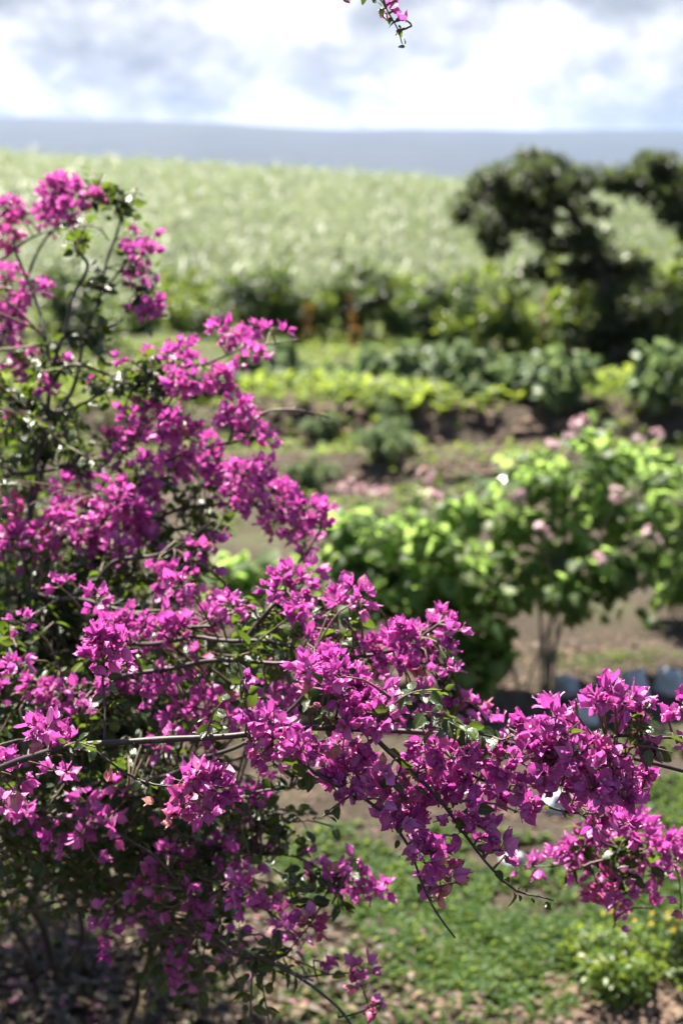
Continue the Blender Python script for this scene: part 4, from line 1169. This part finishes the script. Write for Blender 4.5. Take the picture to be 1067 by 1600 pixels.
for (px, py, rx, ry, d0, d1, k) in [
    (70, 800, 130, 150, 5.7, 6.5, 110), (-120, 800, 160, 260, 5.4, 6.8, 120), (110, 1020, 230, 150, 5.2, 6.2, 150), (200, 1130, 150, 100, 5.0, 5.8, 30), (-170, 800, 190, 420, 3.6, 6.2, 210), (60, 950, 170, 260, 4.3, 5.6, 120), (60, 1250, 200, 130, 3.8, 5.4, 90), (150, 1100, 180, 180, 3.6, 4.8, 110),  # rear and out-of-view leaf masses, added to shade the bush and ground
    (130, 1370, 190, 60, 3.3, 4.4, 55), (70, 600, 100, 50, 3.8, 4.3, 26), (60, 690, 90, 70, 3.85, 4.5, 34), (130, 700, 60, 30, 3.75, 4.0, 10), (60, 900, 110, 80, 3.6, 4.6, 60), (150, 950, 170, 70, 3.45, 4.5, 70), (90, 1050, 150, 90, 3.25, 4.5, 95),
    (250, 1060, 130, 80, 3.25, 4.2, 60), (90, 1180, 150, 100, 3.15, 4.4, 85), (250, 1200, 140, 80, 3.15, 4.1, 60), (110, 1290, 170, 60, 3.2, 4.6, 70), (280, 1310, 100, 80, 3.35, 4.2, 42), (340, 1400, 90, 70, 3.15, 3.8, 22),
    (390, 1060, 90, 50, 3.15, 3.6, 22), (430, 990, 60, 50, 2.95, 3.3, 14), (270, 860, 80, 70, 3.6, 4.1, 26), (290, 780, 80, 50, 3.8, 4.1, 16), (430, 1280, 60, 40, 3.1, 3.4, 14), (390, 1500, 90, 40, 3.0, 3.3, 9),
    (165, 300, 24, 16, 4.15, 4.25, 9), (195, 318, 14, 8, 4.15, 4.25, 3), (130, 375, 14, 18, 3.9, 4.0, 3), (150, 520, 30, 14, 3.9, 4.1, 5), (200, 590, 60, 22, 3.75, 3.85, 12), (230, 600, 50, 20, 3.7, 3.8, 9), (-80, 800, 90, 400, 3.4, 5.0, 60), (60, 1390, 120, 40, 3.6, 5.2, 26),
    (450, 1160, 60, 20, 2.9, 3.1, 6), (540, 985, 30, 20, 2.95, 3.05, 5), (700, 1060, 20, 14, 2.95, 3.0, 3), (270, 1510, 60, 40, 3.4, 4.0, 10), (220, 430, 20, 50, 4.08, 4.12, 7), (155, 445, 24, 14, 4.05, 4.15, 3), (960, 1345, 80, 40, 3.0, 3.25, 10), (490, 1395, 60, 30, 3.0, 3.1, 5)]:
    for _ in range(k):
        a = rng.uniform(0, 2 * PI); r = math.sqrt(rng.uniform())
        spray(P(px + math.cos(a) * r * rx, py + math.sin(a) * r * ry, rng.uniform(d0, d1)), int(rng.integers(8, 15)), .036)
# single leaves along the sharp foreground twigs
def sharp(pts, n, size=.032, hue=.5, t0=.05):
    leaves_on(spline([P(*p) for p in pts], .01), n, size, t0, hue)
sharp([(612, 1092, 2.46), (650, 1086, 2.44), (688, 1084, 2.43)], 12, .036)
sharp([(790, 1160, 2.48), (752, 1146, 2.46), (712, 1136, 2.45), (672, 1134, 2.45)], 18, .034)
sharp([(800, 1392, 2.46), (836, 1402, 2.46), (860, 1409, 2.46)], 7, .018, .6)
sharp([(692, 1262, 2.46), (730, 1304, 2.46), (772, 1356, 2.46), (806, 1392, 2.46)], 8, .034)
sharp([(606, 1168, 2.48), (632, 1196, 2.47), (662, 1228, 2.46)], 4, .036)
sharp([(930, 1160, 2.46), (985, 1152, 2.45), (1030, 1150, 2.45), (1080, 1146, 2.45)], 16, .034)
sharp([(990, 1130, 2.44), (1010, 1100, 2.44)], 5, .026, .6)
sharp([(130, 1163, 2.5), (190, 1200, 2.5), (230, 1220, 2.47), (262, 1232, 2.45)], 14, .022, .55)
sharp([(70, 1175, 2.5), (120, 1165, 2.48), (160, 1160, 2.5)], 9, .024, .5)
sharp([(166, 1140, 2.54), (166, 1110, 2.55), (164, 1060, 2.58)], 9, .034, .45)
sharp([(325, 1150, 2.48), (330, 1120, 2.48), (340, 1100, 2.48)], 8, .024, .55)
sharp([(388, 1120, 2.46), (386, 1090, 2.46), (382, 1065, 2.46)], 9, .026, .5)
sharp([(440, 1178, 2.48), (500, 1212, 2.47), (560, 1235, 2.47)], 9, .032)
sharp([(480, 1085, 2.46), (500, 1110, 2.47), (540, 1130, 2.48)], 9, .026)
sharp([(740, 1153, 2.48), (800, 1175, 2.48), (870, 1190, 2.46)], 12, .032)
sharp([(750, 1215, 2.53), (830, 1252, 2.53), (900, 1262, 2.53)], 7, .022)
sharp([(560, -20, 2.5), (588, 0, 2.5), (606, 25, 2.5), (625, 48, 2.5), (632, 66, 2.5)], 16, .017, .3)
sharp([(600, 1272, 2.47), (634, 1324, 2.47), (655, 1376, 2.47)], 4, .02)
sharp([(350, 1150, 2.5), (450, 1140, 2.5), (540, 1138, 2.5)], 7, .03, .35)
for pts_, n_, s_ in [([(745, 1153, 2.5), (715, 1128, 2.42), (690, 1116, 2.4), (662, 1112, 2.39)], 15, .034), ([(590, 1138, 2.5), (618, 1098, 2.42), (652, 1080, 2.4), (690, 1078, 2.39)], 13, .034),
                     ([(960, 1180, 2.5), (990, 1166, 2.42), (1020, 1168, 2.4), (1050, 1176, 2.39)], 9, .038), ([(384, 1148, 2.5), (386, 1110, 2.43), (380, 1062, 2.4)], 11, .028), ([(322, 1152, 2.5), (332, 1118, 2.43), (348, 1096, 2.41)], 9, .026),
                     ([(520, 1138, 2.5), (502, 1112, 2.43), (478, 1092, 2.4)], 9, .028), ([(850, 1172, 2.5), (880, 1150, 2.42), (905, 1128, 2.4)], 7, .03), ([(100, 1168, 2.5), (120, 1160, 2.44), (150, 1168, 2.42)], 8, .026),
                     ([(990, 1152, 2.45), (1006, 1122, 2.42), (1012, 1095, 2.41)], 8, .026), ([(640, 1205, 2.47), (622, 1212, 2.43), (610, 1222, 2.41)], 3, .04), ([(715, 1288, 2.46), (735, 1262, 2.43), (742, 1250, 2.41)], 4, .036), ([(560, 1235, 2.47), (520, 1262, 2.44), (505, 1275, 2.42)], 5, .03)]:
    sp_ = spline([P(*q_) for q_ in pts_], .01)
    tw.tube(sp_, np.linspace(.0024, .0012, len(sp_)), 5)
    leaves_on(sp_, n_, s_, .25, .6)
tag(tw.obj('twigs', M_TWIG, BV), kind='stuff')
Rm, T, S, H = (np.concatenate(LV[k]) for k in 'RTSH')
dep = (T - CAM) @ FW
order = np.argsort(np.abs(dep - 2.47) - S)
meshes = {}
for v in range(6):
    for hb in range(5):
        t = LEAFS[v]; meshes[(v, hb)] = Buf().raw(t[0], t[1], np.column_stack([t[2][:, :2], np.full(len(t[0]), .12 + .19 * hb)])).mesh('leaf', M_LEAF)
for i in order[:300]:
    place(meshes[(int(rng.integers(6)), int(np.clip(H[i] * 5, 0, 4)))], 'leaf', BV, Rm[i], T[i], S[i])
fb = Buf()
rest = order[300:]
for v in range(6):
    s = rest[v::6]; fb.inst(LEAFS[v], Rm[s], T[s], H[s], S[s])
tag(fb.obj('foliage', M_LEAF, BV), kind='stuff')

# dried peach-coloured bracts that hang in the foreground flowers
for (px, py, d, s) in [(500, 1098, 2.44, .022), (242, 1252, 2.45, .022), (270, 1285, 2.44, .02), (522, 1165, 2.44, .03), (515, 1185, 2.44, .026), (684, 1408, 2.46, .02), (706, 1386, 2.45, .018), (168, 1222, 2.6, .028)]:
    v, f, l = FLOW[int(rng.integers(10))]; l = l.copy(); l[:, 2] = 1.0
    ax = norm(rng.normal(0, 1, (1, 3)) + np.array([0, -.3, -.3]))
    Rq = frames(np.cross(ax, rand_dirs(1)), ax)[0]
    tag(place(Buf().raw(v, f, l).mesh('dried_flower', M_BRACT), 'dried_flower', BV, Rq, P(px, py, d), s), 'dried peach-coloured bracts')
print('clusters', len(CL), 'flower parts', n_fl_parts, 'leaves', len(T))
